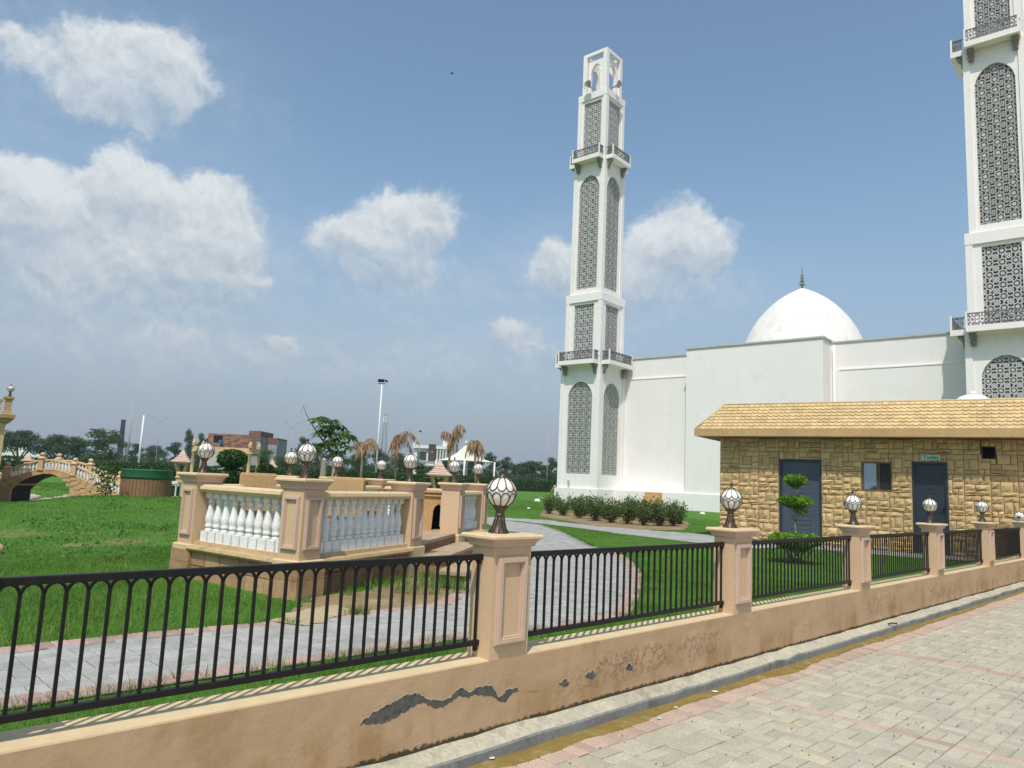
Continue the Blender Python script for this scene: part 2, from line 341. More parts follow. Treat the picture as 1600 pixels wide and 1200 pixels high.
leafmat('leaf_topiary_low', (.05, .13, .015), (.12, .25, .03), trans=.3)
leafmat('leaf_rose', (.06, .115, .024), (.12, .17, .045))
leafmat('leaf_rose_brown', (.105, .06, .03), (.14, .09, .045))
leafmat('leaf_young', (.06, .13, .025), (.12, .21, .04), trans=.3)
leafmat('leaf_weed', (.07, .19, .04), (.13, .27, .07))
# ---------------------------------------------------------------- frames of reference
AF = R(45.343); FD = np.array([math.sin(AF), math.cos(AF), 0]); FN = np.array([-math.cos(AF), math.sin(AF), 0]); FO = np.array([-0.063, 4.681, 0]); FROT = math.pi / 2 - AF
def fl(s, n, z=0.): return FO + FD * s + FN * n + np.array([0, 0, z])
def floc(p): q = np.asarray(p, float) - FO; return float(q @ FD), float(q @ FN)
def onwall(x, y, n=0.): d = ray(x, y); p = CP + d * (((FO + FN * n) - CP) @ FN) / (d @ FN); return float((p - FO) @ FD), float(p[2])
G = 0.38; ROADZ = 0.03
STREAM = np.array([(-60, 23.0), (-24, 24.2), (-18.0, 26.2), (-16.9, 29), (-15.5, 34), (-12, 42), (-9, 50)])
def seg_dist(P, line):
    best = np.full(len(P), 1e9)
    for a, b in zip(line[:-1], line[1:]):
        ab = b - a; t = np.clip(((P - a) @ ab) / (ab @ ab), 0, 1); best = np.minimum(best, np.linalg.norm(P - (a + t[:, None] * ab), axis=1))
    return best
def hgt(x, y):
    P = np.stack([np.ravel(x), np.ravel(y)], 1).astype(float); d = seg_dist(P, STREAM)
    wid = 3.0 + 2.6 * np.clip((27.5 - P[:, 1]) / 5, 0, 1); k = np.clip((d - 1.0) / wid, 0, 1); k = k * k * (3 - 2 * k)
    und = 0.03 * np.sin(P[:, 0] * .9 + 1) * np.sin(P[:, 1] * .7) * np.clip((-P[:, 0] - 4) / 4, 0, 1)
    sm = lambda t: np.clip(t, 0, 1) ** 2 * (3 - 2 * np.clip(t, 0, 1)); mound = 0.25 * sm((P[:, 0] + 14.3 + .25 * (P[:, 1] - 22)) / 1.9) * sm((-5.5 - P[:, 0]) / 3.5) * np.exp(-((P[:, 1] - 23) / 4.6) ** 2)
    return (G - 0.36 * (1 - k) + und + mound).reshape(np.shape(x))
def hz(x, y): return float(hgt(np.array([x]), np.array([y]))[0])
# polygons of the paved and bare areas (world xy)
A2 = lambda pts, z=G: [tuple(atz(x, y, z)[:2]) for x, y in pts]
F2 = lambda pts: [tuple(fl(s, n)[:2]) for s, n in pts]
path_near = F2([(-9, 1.2), (1.0, 1.15), (1.6, 1.02), (2.3, .95), (3.0, 1.12), (3.4, 1.35), (4.2, 1.85), (4.95, 2.35), (5.7, 2.85), (6.4, 3.4)])
PATH = path_near + [(2.22, 13.2), (2.15, 14.8), (1.83, 15.6), (1.55, 19.6), (1.05, 22.8), (0.45, 23.6), (-.1, 24.2), (-1.2, 23.6), (-.5, 21.5), (.1, 18.2), (.35, 16.2), (.2, 13.4), (.05, 11.4)] + F2([(3.6, 4.3), (2.6, 3.2), (1.6, 2.55), (0, 2.5), (-1.2, 2.62), (-9, 2.65)])
PATH2 = [(-1.2, 23.6), (-.1, 24.2), (.45, 24.1), (2.07, 21.97), (3.47, 19.6), (4.4, 18.4), (5.0, 17.6), (5.75, 17.2), (6.6, 18.0), (6.9, 19.1), (6.3, 19.9), (5.9, 20.9), (5.4, 21.9), (5.0, 21.9), (4.1, 22.3), (2.8, 23.2), (1.3, 25.6), (-1, 25.9), (-7, 26.4), (-7, 24.4)]
TAX = R(-33.744); TO = np.array([5.83, 20.36, 0.0]); TX = np.array([math.cos(TAX), math.sin(TAX), 0]); TY = np.array([-math.sin(TAX), math.cos(TAX), 0])
tl = lambda s, n: tuple((TO + TX * s + TY * n)[:2])
TPATH = [tl(.3, -1.3), tl(14, -1.0), tl(14, 0), tl(-.9, 0), tl(-.9, -1.3)]
def rough(poly, amp, step=.12, seed=1):
    r = random.Random(seed); out = []
    for a, b in zip(poly, poly[1:] + poly[:1]):
        a, b = np.array(a), np.array(b); n = max(1, int(np.linalg.norm(b - a) / step))
        for k in range(n): q = a + (b - a) * k / n; out.append((q[0] + r.uniform(-amp, amp), q[1] + r.uniform(-amp, amp)))
    return out
DIRT = A2([(430, 985), (455, 955), (500, 932), (560, 925), (640, 905), (672, 885), (760, 890), (760, 935), (735, 941), (560, 965), (480, 978)])
SANDP = A2([(425, 975), (470, 955), (525, 950), (560, 958), (480, 982)])
ROSEBED = rough(A2([(842, 806), (880, 813), (930, 822), (1000, 829), (1070, 828), (1078, 818), (1060, 810), (1000, 805), (900, 797), (850, 797)]), .06)
DIRT = rough(DIRT, .05); SANDP = rough(SANDP, .06, .1, 3); PATH2 = rough(PATH2, .03, .25, 4)
def ground_mats():
    m, nt, b, N, L = nodes_of('lawn_soil')
    pos = N('ShaderNodeNewGeometry').outputs['Position']
    col = n_ramp(nt, n_noise(nt, pos, 6, 6), [(.3, (.06, .155, .018)), (.7, (.09, .21, .03))])
    big = n_ramp(nt, n_noise(nt, pos, .5, 5, .6), [(.42, (0, 0, 0)), (.60, (1, 1, 1))])
    col = n_mix(nt, n_math(nt, 'MULTIPLY', big, .35), col, (.11, .20, .04))
    at = N('ShaderNodeAttribute'); at.attribute_name = 'bare'
    bm = n_range(nt, n_math(nt, 'ADD', at.outputs['Fac'], n_math(nt, 'MULTIPLY', n_math(nt, 'SUBTRACT', n_noise(nt, pos, 3.5, 6, .65), .5), 1.1)), .42, .72)
    col = n_mix(nt, bm, col, n_ramp(nt, n_noise(nt, pos, 9, 5), [(.3, (.24, .165, .085)), (.7, (.32, .235, .13))]))
    L(col, b.inputs['Base Color']); b.inputs['Roughness'].default_value = .95; b.inputs['Specular IOR Level'].default_value = .1
    L(n_bump(nt, n_noise(nt, pos, 45, 6, .7), .7, .03), b.inputs['Normal'])
ground_mats()
BARE = [A2([(0, 815), (40, 830), (30, 845), (0, 850)]), A2([(85, 850), (120, 845), (118, 862), (85, 868)]), A2([(150, 858), (200, 832), (208, 838), (170, 872)]), A2([(235, 832), (275, 822), (275, 834), (240, 840)]), A2([(130, 830), (150, 826), (152, 838), (135, 842)])]
def bare_at(P):
    b = np.zeros(len(P))
    for p in BARE:
        q = np.array(p); c = q.mean(0); sx, sy = (q.max(0) - q.min(0)) * .42; b = np.maximum(b, np.exp(-(((P[:, 0] - c[0]) / sx) ** 2 + ((P[:, 1] - c[1]) / sy) ** 2)) * .62)
    return b
def make_ground():
    def axis(lo, hi, step, far, gr):
        a = list(np.arange(lo, hi + 1e-6, step)); d = step
        while a[-1] < far: d *= gr; a.append(a[-1] + d)
        return a
    s_ax = [-v for v in reversed(axis(0, 36, .5, 900, 1.4)[1:])] + axis(0, 36, .5, 900, 1.4); n_ax = axis(.16, 50, .5, 1200, 1.4)
    S, Nn = np.meshgrid(s_ax, n_ax, indexing='ij'); X = FO[0] + FD[0] * S + FN[0] * Nn; Y = FO[1] + FD[1] * S + FN[1] * Nn
    V = np.stack([X, Y, hgt(X, Y)], -1).reshape(-1, 3); a, c = S.shape; idx = np.arange(a * c).reshape(a, c)
    Fq = np.stack([idx[:-1, :-1], idx[1:, :-1], idx[1:, 1:], idx[:-1, 1:]], -1).reshape(-1, 4)
    me = bpy.data.meshes.new('lawn'); me.from_pydata(V.tolist(), [], Fq.tolist()); me.polygons.foreach_set('use_smooth', [True] * len(Fq))
    at = me.attributes.new('bare', 'FLOAT', 'POINT'); at.data.foreach_set('value', bare_at(V).astype(np.float32))
    kind(obj('lawn', me, 'lawn_soil'), 'structure')
    g = MB(); c0 = fl(-900, -900); g.add([fl(-900, -900, -.06), fl(900, -900, -.06), fl(900, .17, -.06), fl(-900, .17, -.06)], [(0, 1, 2, 3)])
    kind(g.build('ground', 'field'), 'structure')
make_ground()
def sheet(name, poly, z, m, k='structure', sub=None):
    g = MB(); g.add([(x, y, (hz(x, y) if z is None else 0) + (z or 0)) for x, y in poly], [tuple(range(len(poly)))]); return kind(g.build(name, m), k)
# ---------------------------------------------------------------- pavers helper
def pave(parent, cells, m_a, m_b, z, h, n_parts, near, frame_rot, thick=.0):
    """cells: list of (cx, cy, lx, ly, rot, red) in world xy; the n_parts nearest become parts, the rest one stuff part"""
    cells = sorted(cells, key=lambda c: (c[0] - near[0]) ** 2 + (c[1] - near[1]) ** 2)
    cache = {}; rest = {False: MB(), True: MB()}; rr = random.Random(5)
    for i, (cx, cy, lx, ly, rot, red) in enumerate(cells):
        dz = rr.uniform(-.003, .003); tx = rr.uniform(-.012, .012)
        if i < n_parts:
            k = (round(lx, 3), round(ly, 3), red)
            if k not in cache:
                g = MB(); g.cham(-lx / 2, lx / 2, -ly / 2, ly / 2, -h, 0, .006); cache[k] = g.mesh('paver'); cache[k].materials.append(MATS[m_b if red else m_a])
            o = obj('paver', cache[k], None, parent, (cx, cy, z + dz)); o.rotation_euler = (tx, rr.uniform(-.012, .012), rot + rr.uniform(-.012, .012))
        else:
            g = rest[red]; ca, sa = math.cos(rot), math.sin(rot); x, y = lx / 2, ly / 2; c = .006
            pts = [(-x, -y, z - h), (x, -y, z - h), (x, y, z - h), (-x, y, z - h), (-x + c, -y + c, z + dz), (x - c, -y + c, z + dz), (x - c, y - c, z + dz), (-x + c, y - c, z + dz)]
            g.add([(cx + p[0] * ca - p[1] * sa, cy + p[0] * sa + p[1] * ca, p[2]) for p in pts], [(4, 5, 6, 7), (0, 1, 5, 4), (1, 2, 6, 5), (2, 3, 7, 6), (3, 0, 4, 7)])
    for red, g in rest.items():
        if g.v: kind(g.build('paver_field', m_b if red else m_a, parent), 'stuff')
# ---------------------------------------------------------------- road of block paving
def make_road():
    g = MB(); g.add([fl(-60, -14, ROADZ - .012), fl(140, -14, ROADZ - .012), fl(140, -.06, ROADZ - .012), fl(-60, -.06, ROADZ - .012)], [(0, 1, 2, 3)])
    road = kind(g.build('road', 'joint_sand'), 'structure')
    cells = []; U = .205; jt = .006; u2 = U / 2
    for k in range(-8, 230):                                  # soldier row of red blocks by the gutter
        p = fl(k * u2 + u2 / 2, -.305); cells.append((p[0], p[1], u2 - jt, .18 - jt, FROT, True))
    red_s = [2.62 + .0, 5.42, 8.22, 11.0, 13.8, 16.6, -.18]
    col = -4
    s = -1.0
    while s < 24:
        isred = any(abs(s + .05 - r_) < .06 for r_ in red_s)
        if isred:
            for j in range(24):
                p = fl(s + .052, -.40 - U / 2 - j * U); cells.append((p[0], p[1], .105 - jt, U - jt, FROT, True))
            s += .105; continue
        for j in range(24):
            n = -.40 - U / 2 - j * U
            if (col + j) % 2:
                for q in (-1, 1): p = fl(s + U / 2, n + q * u2 / 2); cells.append((p[0], p[1], U - jt, u2 - jt, FROT, False))
            else:
                for q in (-1, 1): p = fl(s + U / 2 + q * u2 / 2, n); cells.append((p[0], p[1], u2 - jt, U - jt, FROT, False))
        col += 1; nx = s + U
        for r_ in red_s:
            if s + .01 < r_ - .05 < nx: nx = r_ - .05
        s = max(nx, s + .1)
    pave(road, cells, 'paver_grey', 'paver_red', ROADZ, .012, 300, fl(1.6, -.9)[:2], FROT)
    # kerb: rough concrete haunch against the wall
    rr = random.Random(3); secs = []
    ss = np.arange(-10, 42, .22)
    for s in ss:
        j = rr.uniform(-.012, .012); t = rr.uniform(-.008, .008)
        secs.append([fl(s, .0, -.05), fl(s, .0, .145 + t), fl(s, -.06, .125 + t * .5), fl(s, -.105 + j, .10 + t), fl(s, -.115 + j, .088 + t), fl(s, -.118 + j * .7, -.05)])
    g = MB(); g2 = MB(); n = 6
    for a, b_ in zip(secs[:-1], secs[1:]):
        for k in range(3): g.add([a[k], b_[k], b_[k + 1], a[k + 1]], [(0, 3, 2, 1)])
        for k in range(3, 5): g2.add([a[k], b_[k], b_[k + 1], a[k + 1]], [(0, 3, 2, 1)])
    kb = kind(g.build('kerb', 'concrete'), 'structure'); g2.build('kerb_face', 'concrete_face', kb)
    g = MB(); secs = []
    for s in np.arange(-10, 24, .09):
        w = .115 + .03 * math.sin(s * 2.1) + .02 * math.sin(s * 5.3 + 1) + rr.uniform(-.012, .012)
        if s > 4.2: w *= max(.35, 1.05 - (s - 4.2) * .08)
        secs.append([fl(s, -.10, ROADZ + .004), fl(s, -.118 - w * .5, ROADZ + .007), fl(s, -.118 - w, ROADZ + .004), fl(s, -.128 - w, ROADZ - .015)])
    for a, b_ in zip(secs[:-1], secs[1:]):
        for k in range(3): g.add([a[k], b_[k], b_[k + 1], a[k + 1]], [(0, 3, 2, 1)])
    kind(g.build('gutter_mud', 'mud'), 'stuff')
make_road()
# ---------------------------------------------------------------- garden paths
def curve_rows(poly_outer): pass
def make_paths():
    p1 = sheet('garden_path', PATH, None, 'path_joint')
    for v in p1.data.vertices: v.co.z = G + .012
    p2 = sheet('garden_path', PATH2, None, 'path_joint')
    for v in p2.data.vertices: v.co.z = G + .008
    p3 = sheet('toilet_path', TPATH, None, 'path_joint')
    for v in p3.data.vertices: v.co.z = G + .016
    U = .21; jt = .006; z = G + .022
    P = np.array(PATH); edge = []
    def off_edge(pt):
        return seg_dist(np.array([pt]), np.vstack([P, P[:1]]))[0]
    cells = []; cand = []
    for i in range(-42, 78):
        for j in range(0, 64):
            s, n = i * U, 1.0 + j * U
            for q in (-1, 1):
                if (i + j) % 2: cand.append((*fl(s, n + q * U / 4)[:2], U - jt, U / 2 - jt))
                else: cand.append((*fl(s + q * U / 4, n)[:2], U / 2 - jt, U - jt))
    cand = np.array(cand); ok = inpoly(cand, P) & (seg_dist(cand[:, :2], np.vstack([P, P[:1]])) > .19) & (cand[:, 1] < 24.5)
    cells = [(c[0], c[1], c[2], c[3], FROT, False) for c in cand[ok]]
    # red soldier edging along the long borders
    m = len(path_near) + 2
    for line, side in ((PATH[:m], 1), (PATH[-8:], 1)):
        for a, b in zip(line[:-1], line[1:]):
            a, b = np.array(a), np.array(b); Ln = np.linalg.norm(b - a); t = (b - a) / Ln; nn = np.array([-t[1], t[0]])
            k = max(1, round(Ln / .105)); rot = math.atan2(t[1], t[0])
            for q in range(k):
                c = a + t * (q + .5) * Ln / k + nn * .098
                if c[1] < 20: cells.append((c[0], c[1], Ln / k - jt, .185, rot, True))
    pave(p1, cells, 'path_grey', 'path_red', z, .012, 300, fl(-1.5, 1.2)[:2], FROT)
    # small slabs on the path in front of the block and the far crossing path
    for root, poly, org, rot, sx, sy in ((p2, PATH2, (2, 22), R(-52), .4, .2), (p3, TPATH, TO[:2], TAX, .4, .4)):
        cs = []; ca, sa = math.cos(rot), math.sin(rot)
        for i in range(-30, 40):
            for j in range(-30, 30):
                x = org[0] + i * sx * ca - j * sy * sa; y = org[1] + i * sx * sa + j * sy * ca
                if y < 30 and inpoly(np.array([(x, y)]), poly)[0]: cs.append((x, y, sx - .012, sy - .012, rot, False))
        pave(root, cs, 'path_grey', 'path_red', G + .02, .01, 0, (0, 0), 0)
    kind(sheet('bare_earth', DIRT, None, 'dirt'), 'structure')
    o = bpy.data.objects['bare_earth']
    for v in o.data.vertices: v.co.z = G + .006
    o = sheet('sand_spill', SANDP, None, 'sand', 'stuff')
    for v in o.data.vertices: v.co.z = G + .026
    o = sheet('rose_bed', ROSEBED, None, 'dirt')
    for v in o.data.vertices: v.co.z = G + .004
make_paths()
# ---------------------------------------------------------------- boundary wall
def wall_mat():
    m, nt, b, N, L = nodes_of('wall_paint')
    tc = N('ShaderNodeTexCoord'); sp = N('ShaderNodeSeparateXYZ'); L(tc.outputs['Object'], sp.inputs[0]); P = tc.outputs['Object']
    s_, z_ = sp.outputs[0], sp.outputs[2]
    col = n_ramp(nt, n_noise(nt, P, 1.6, 6), [(.3, (.52, .355, .215)), (.7, (.45, .30, .175))])
    col = n_mix(nt, n_range(nt, n_noise(nt, P, 3.2, 6, .65), .50, .68, 0, .45), col, (.36, .22, .105))
    # upright ledge is paler
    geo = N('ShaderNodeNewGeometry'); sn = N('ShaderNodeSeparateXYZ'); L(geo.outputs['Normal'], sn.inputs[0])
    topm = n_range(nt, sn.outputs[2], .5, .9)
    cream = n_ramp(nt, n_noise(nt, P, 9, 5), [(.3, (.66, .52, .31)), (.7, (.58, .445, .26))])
    # damp streaks
    mp = N('ShaderNodeMapping'); L(P, mp.inputs[0]); mp.inputs['Scale'].default_value = (3.2, 3.2, 1.1)
    damp = n_math(nt, 'MULTIPLY', n_range(nt, n_noise(nt, mp.outputs[0], 1.0, 6, .6), .47, .60), n_range(nt, z_, .44, .24))
    col = n_mix(nt, n_math(nt, 'MULTIPLY', damp, .45), col, (.30, .17, .06))
    # fallen plaster: lens shaped patches along the wall, torn by noise
    def curve(pts, lo, hi):
        mr = N('ShaderNodeMapRange'); L(s_, mr.inputs[0]); mr.inputs[1].default_value = lo; mr.inputs[2].default_value = hi
        fc = N('ShaderNodeFloatCurve'); L(mr.outputs[0], fc.inputs[1]); c = fc.mapping.curves[0]
        pts = sorted(pts); xs = [((p[0] - lo) / (hi - lo), p[1]) for p in pts]
        c.points[0].location = xs[0]; c.points[-1].location = xs[-1]
        for q in xs[1:-1]: c.points.new(*q)
        for p in c.points: p.handle_type = 'VECTOR'
        fc.mapping.update(); return fc.outputs[0]
    topline = [onwall(*p) for p in ((560, 1133), (585, 1113), (612, 1100), (618, 1094), (640, 1086), (655, 1085), (672, 1094), (688, 1096), (704, 1091), (712, 1080), (723, 1075), (735, 1083), (742, 1076), (768, 1071), (774, 1080), (780, 1092), (786, 1086), (792, 1078), (806, 1075), (812, 1080), (830, 1080), (850, 1078), (873, 1069), (880, 1064), (885, 1062), (890, 1068), (914, 1057), (919, 1052), (926, 1048), (931, 1056), (977, 1044), (981, 1039), (985, 1037), (989, 1044), (1020, 1040))]
    botline = [onwall(*p) for p in ((560, 1133), (575, 1132), (600, 1130), (625, 1117), (640, 1108), (650, 1102), (662, 1098), (675, 1105), (688, 1106), (704, 1098), (716, 1088), (732, 1090), (742, 1086), (770, 1088), (776, 1092), (784, 1098), (790, 1097), (798, 1086), (806, 1080), (814, 1080), (830, 1081), (850, 1078.3), (873, 1069.3), (879, 1073), (886, 1073), (890, 1068.3), (914, 1057.3), (919, 1061), (926, 1061), (931, 1056.3), (977, 1044.3), (981, 1048), (985, 1049), (989, 1044.3), (1020, 1040.3))]
    lo, hi = topline[0][0], topline[-1][0]
    T = curve(topline, lo, hi); B = curve(botline, lo, hi)
    jag = n_math(nt, 'MULTIPLY', n_math(nt, 'SUBTRACT', n_noise(nt, P, 30, 8, .75), .5), .075)
    zz = n_math(nt, 'ADD', z_, jag)
    inside = n_math(nt, 'MINIMUM', n_math(nt, 'SUBTRACT', T, zz), n_math(nt, 'SUBTRACT', zz, B))
    gate = n_math(nt, 'MULTIPLY', n_math(nt, 'GREATER_THAN', s_, lo + .01), n_math(nt, 'LESS_THAN', s_, hi - .01))
    inside = n_math(nt, 'ADD', inside, n_math(nt, 'MULTIPLY', n_range(nt, n_math(nt, 'SUBTRACT', T, B), .004, .02), .002))
    peel = n_math(nt, 'MULTIPLY', n_range(nt, inside, .0, .003), gate)
    grey = n_ramp(nt, n_noise(nt, P, 30, 6, .7), [(.3, (.05, .05, .047)), (.7, (.15, .145, .135))])
    # blistering paint in a band
    band = n_math(nt, 'MULTIPLY', n_range(nt, z_, .50, .40), n_range(nt, z_, .18, .32)); band = n_math(nt, 'MULTIPLY', band, n_math(nt, 'MULTIPLY', n_range(nt, n_noise(nt, P, 1.3, 2), .46, .58), n_range(nt, s_, .4, 1.2)))
    wv = n_noise(nt, P, 7, 7, .68)
    crack = n_math(nt, 'ABSOLUTE', n_math(nt, 'SUBTRACT', wv, .5)); crk = n_math(nt, 'MULTIPLY', n_range(nt, crack, .022, .002), band)
    blist = n_math(nt, 'MULTIPLY', n_range(nt, wv, .47, .53), band)
    # moss and dirt at the foot
    foot = n_range(nt, n_math(nt, 'ADD', z_, n_math(nt, 'MULTIPLY', n_math(nt, 'SUBTRACT', n_noise(nt, P, 22, 6, .7), .5), .09)), .178, .158)
    col = n_mix(nt, n_math(nt, 'MULTIPLY', crk, .28), col, (.26, .165, .09))
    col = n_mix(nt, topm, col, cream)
    col = n_mix(nt, n_math(nt, 'MULTIPLY', foot, .92), col, (.035, .028, .015))
    col = n_mix(nt, peel, col, grey)
    tz = n_math(nt, 'SUBTRACT', T, zz); rim = n_math(nt, 'MULTIPLY', n_math(nt, 'MULTIPLY', n_range(nt, tz, -.022, -.004), n_math(nt, 'SUBTRACT', 1.0, peel)), n_math(nt, 'MULTIPLY', gate, n_range(nt, n_math(nt, 'SUBTRACT', T, B), .006, .02)))
    rim = n_math(nt, 'MULTIPLY', rim, n_math(nt, 'LESS_THAN', tz, 0.0))
    col = n_mix(nt, n_math(nt, 'MULTIPLY', rim, .75), col, (.68, .54, .34))  # pale plaster rim, with its edge highlight painted into the colour
    L(col, b.inputs['Base Color']); b.inputs['Roughness'].default_value = .8; b.inputs['Specular IOR Level'].default_value = .25
    h = n_math(nt, 'ADD', n_math(nt, 'MULTIPLY', peel, -1.0), n_math(nt, 'ADD', n_math(nt, 'MULTIPLY', blist, .55), n_math(nt, 'MULTIPLY', n_noise(nt, P, 55, 5), .12)))
    h = n_math(nt, 'ADD', h, n_math(nt, 'MULTIPLY', n_noise(nt, P, 5, 3), .9))
    h = n_math(nt, 'ADD', h, n_math(nt, 'MULTIPLY', rim, .6)); L(n_bump(nt, h, .9, .014), b.inputs['Normal'])
wall_mat()
SP = 3.01; NPILL = (-1, 0, 1, 2, 3, 4, 5)
PW = .335; PD = .20
def panel_frame(g, x0, x1, z0, z1, w=.045, d=.032):    # raised moulding on a face at y = 0, outward = -y
    g.frusf = None
    for (a0, a1, b0, b1) in ((x0, x1, z1 - w, z1), (x0, x1, z0, z0 + w), (x0, x0 + w, z0 + w, z1 - w), (x1 - w, x1, z0 + w, z1 - w)):
        g.box(a0, a1, -d * .55, -.0005, b0, b1)
    for (a0, a1, b0, b1) in ((x0 + .008, x1 - .008, z1 - w * .75, z1 - .008), (x0 + .008, x1 - .008, z0 + .008, z0 + w * .75), (x0 + .008, x0 + w * .75, z0 + w * .75, z1 - w * .75), (x1 - w * .75, x1 - .008, z0 + w * .75, z1 - w * .75)):
        g.box(a0, a1, -d, -d * .55 + .0005, b0, b1)
    return g
LAMPS = []
def make_wall():
    root = thing('boundary_wall', 'long low tan wall with peeling paint and square pillars beside the paved road', 'wall', FO, FROT)
    g = MB(); g.box(-14, 45, 0, .25, -.1, .552); c = .006
    g.prof([[(-14, 0, .5525), (45, 0, .5525), (45, .25, .5525), (-14, .25, .5525)], [(-14, c, .56), (45, c, .56), (45, .25, .56), (-14, .25, .56)]])
    g.build('wall_body', 'wall_paint', root)
    body = MB(); body.box(0, PW, .0, PD, .555, 1.262); body_m = body.mesh('pillar')
    capg = MB(); cx, cy = PW / 2, PD / 2
    def ring(o, z): return [(-o, -o, z), (PW + o, -o, z), (PW + o, PD + o, z), (-o, PD + o, z)]
    capg.prof([ring(.002, 1.235), ring(.018, 1.24), ring(.022, 1.26), ring(.042, 1.283)]); cap_m = capg.mesh('cap_moulding')
    cg = MB(); cg.prof([ring(.044, 1.2832), ring(.058, 1.29), ring(.058, 1.303), ring(.048, 1.314)]); top_m = cg.mesh('cap')
    pf = panel_frame(MB(), .03, .285, .645, 1.178); pf_m = pf.mesh('panel_moulding')
    for k in NPILL:
        p = obj('pillar', body_m, 'paint_tan', root, (k * SP, 0, 0))
        obj('cap_moulding', cap_m, 'paint_pink', p); obj('cap', top_m, 'paint_cream', p); obj('panel_moulding', pf_m, 'paint_pink', p)
        if k > -1: LAMPS.append((fl(k * SP + PW / 2 - .02, PD / 2 + .02, 1.314), k))
make_wall()
def make_railings():
    nb = 32; x0, x1 = PW + .01, SP - .01; step = (x1 - x0 - .03) / nb; yc = .112
    bar = MB().box(-.0068, .0068, -.0068, .0068, .665, 1.118).mesh('bar')
    r = step / 2; a = MB(); pts = [(-r, 0, 0)] + [(-r * math.cos(t), 0, r * 1.25 * math.sin(t)) for t in np.linspace(.15, math.pi - .15, 9)] + [(r, 0, 0)]
    for p, q in zip(pts[:-1], pts[1:]): a.bar(p, q, .0125, .011, (0, 1, 0))
    arch = a.mesh('arch')
    tr = MB().cham(PW - .002, SP + .002, yc - .019, yc + .019, 1.155, 1.188, .004).mesh('top_rail'); br = MB().cham(PW - .002, SP + .002, yc - .017, yc + .017, .635, .665, .004).mesh('bottom_rail')
    fx = [MB().box(SP - .03, SP - .012, yc - .012, yc + .012, a0, a1).mesh('bracket') for a0, a1 in ((1.128, 1.155), (.60, .635))]
    lab = {-1: 'nearest black iron arched railing panel, left of the front pillar', 0: 'black iron arched railing between front pillar and next pillar, before curved grey path',
           1: 'black iron arched railing in front of the tiered topiary shrub', 2: 'black iron railing panel third from the front pillar, before the window', 3: 'black iron railing panel below the toilet door', 4: 'farthest black iron railing panel, below the wall vent at right edge'}
    for k in NPILL[:-1]:
        t = thing('railing_panel', lab[k], 'railing', fl(k * SP, 0), FROT, 'black iron railing panels along the low wall')
        obj('top_rail', tr, 'iron_black', t); obj('bottom_rail', br, 'iron_black', t); [obj('bracket', q, 'iron_black', t) for q in fx]
        for i in range(nb + 1): obj('bar', bar, 'iron_black', t, (x0 + .015 + i * step, yc, 0))
        for i in range(nb): obj('arch', arch, 'iron_black', t, (x0 + .015 + (i + .5) * step, yc - .006, 1.108))
make_railings()
# ---------------------------------------------------------------- globe lamps
def lamp_meshes():
    b = MB(); b.lathe([(.062, 0), (.060, .006), (.045, .02), (.033, .05), (.027, .085), (.026, .105), (.034, .112), (.034, .118), (.028, .124), (.030, .140), (.045, .160), (.052, .175)], 12, smooth=True)
    for k in range(8):
        a = k * math.pi / 4; b.tube([(math.cos(a) * .066, math.sin(a) * .066, .0), (math.cos(a) * .046, math.sin(a) * .046, .03), (math.cos(a) * .032, math.sin(a) * .032, .08), (math.cos(a) * .028, math.sin(a) * .028, .105)], .006, 5)
    base = b.mesh('lamp_base')
    zc, r = .262, .097
    gl = MB().lathe([(max(.004, r * math.cos(t)), zc + r * math.sin(t)) for t in np.linspace(-1.25, 1.45, 14)], 24).mesh('globe')
    c = MB(); rr = r + .003
    def sph(lon, lat): return (rr * math.cos(lat) * math.cos(lon), rr * math.cos(lat) * math.sin(lon), zc + rr * math.sin(lat))
    n = 10; w = 2 * math.pi / n
    for k in range(n):
        a = k * w
        c.tube([sph(a, t) for t in np.linspace(.05 + .42, 1.5, 6)], .0036, 5)             # upper ribs
        a2 = a + w / 2 * 0
        up = [sph(a + w * .5 - w * .5 * math.cos(u), .47 - .40 * math.sin(u)) for u in np.linspace(0, math.pi, 9)]
        c.tube(up, .0036, 5)                                                              # scallop below upper petals
        lo = [sph(a + w * .5 - w * .5 * math.cos(u) + w * .5, -.42 + .40 * math.sin(u)) for u in np.linspace(0, math.pi, 9)]
        c.tube(lo, .0036, 5)
        c.tube([sph(a + w * .5, t) for t in np.linspace(-.42, -1.2, 5)], .0036, 5)
    cage = c.mesh('cage')
    f = MB().lathe([(.03, zc + .088), (.028, zc + .1), (.013, zc + .112), (.008, zc + .125), (.012, zc + .13), (.0155, zc + .141), (.012, zc + .152), (.003, zc + .159)], 10).mesh('finial')
    return base, gl, cage, f
LM = lamp_meshes()
def lamp(loc, label, rot=0., tilt=None):
    t = thing('globe_lamp', label, 'lamp', loc, rot, 'globe lamps on the pillars')
    obj('lamp_base', LM[0], 'lamp_iron', t); g = obj('globe', LM[1], 'lamp_glass', t); obj('cage', LM[2], 'lamp_iron', t); obj('finial', LM[3], 'lamp_iron', t)
    t.rotation_euler = tilt or (math.sin(loc[0] * 37) * .025, math.cos(loc[1] * 53) * .025, rot)
    return t
names = {0: 'largest globe lamp with dark petal cage, on the nearest wall pillar', 1: 'white globe lamp on the wall pillar left of the topiary', 2: 'white globe lamp on the wall pillar below the small window', 3: 'white globe lamp on the wall pillar in front of the toilet door', 4: 'white globe lamp on the wall pillar right of the toilet door', 5: 'globe lamp toppled on its side on the pillar at right edge'}
for p, k in LAMPS:
    if k == 5: lamp(p + np.array([.11, .13, .103]), names[k], 0, (R(94), 0, R(-40)))
    else: lamp(p, names[k], k * .7)
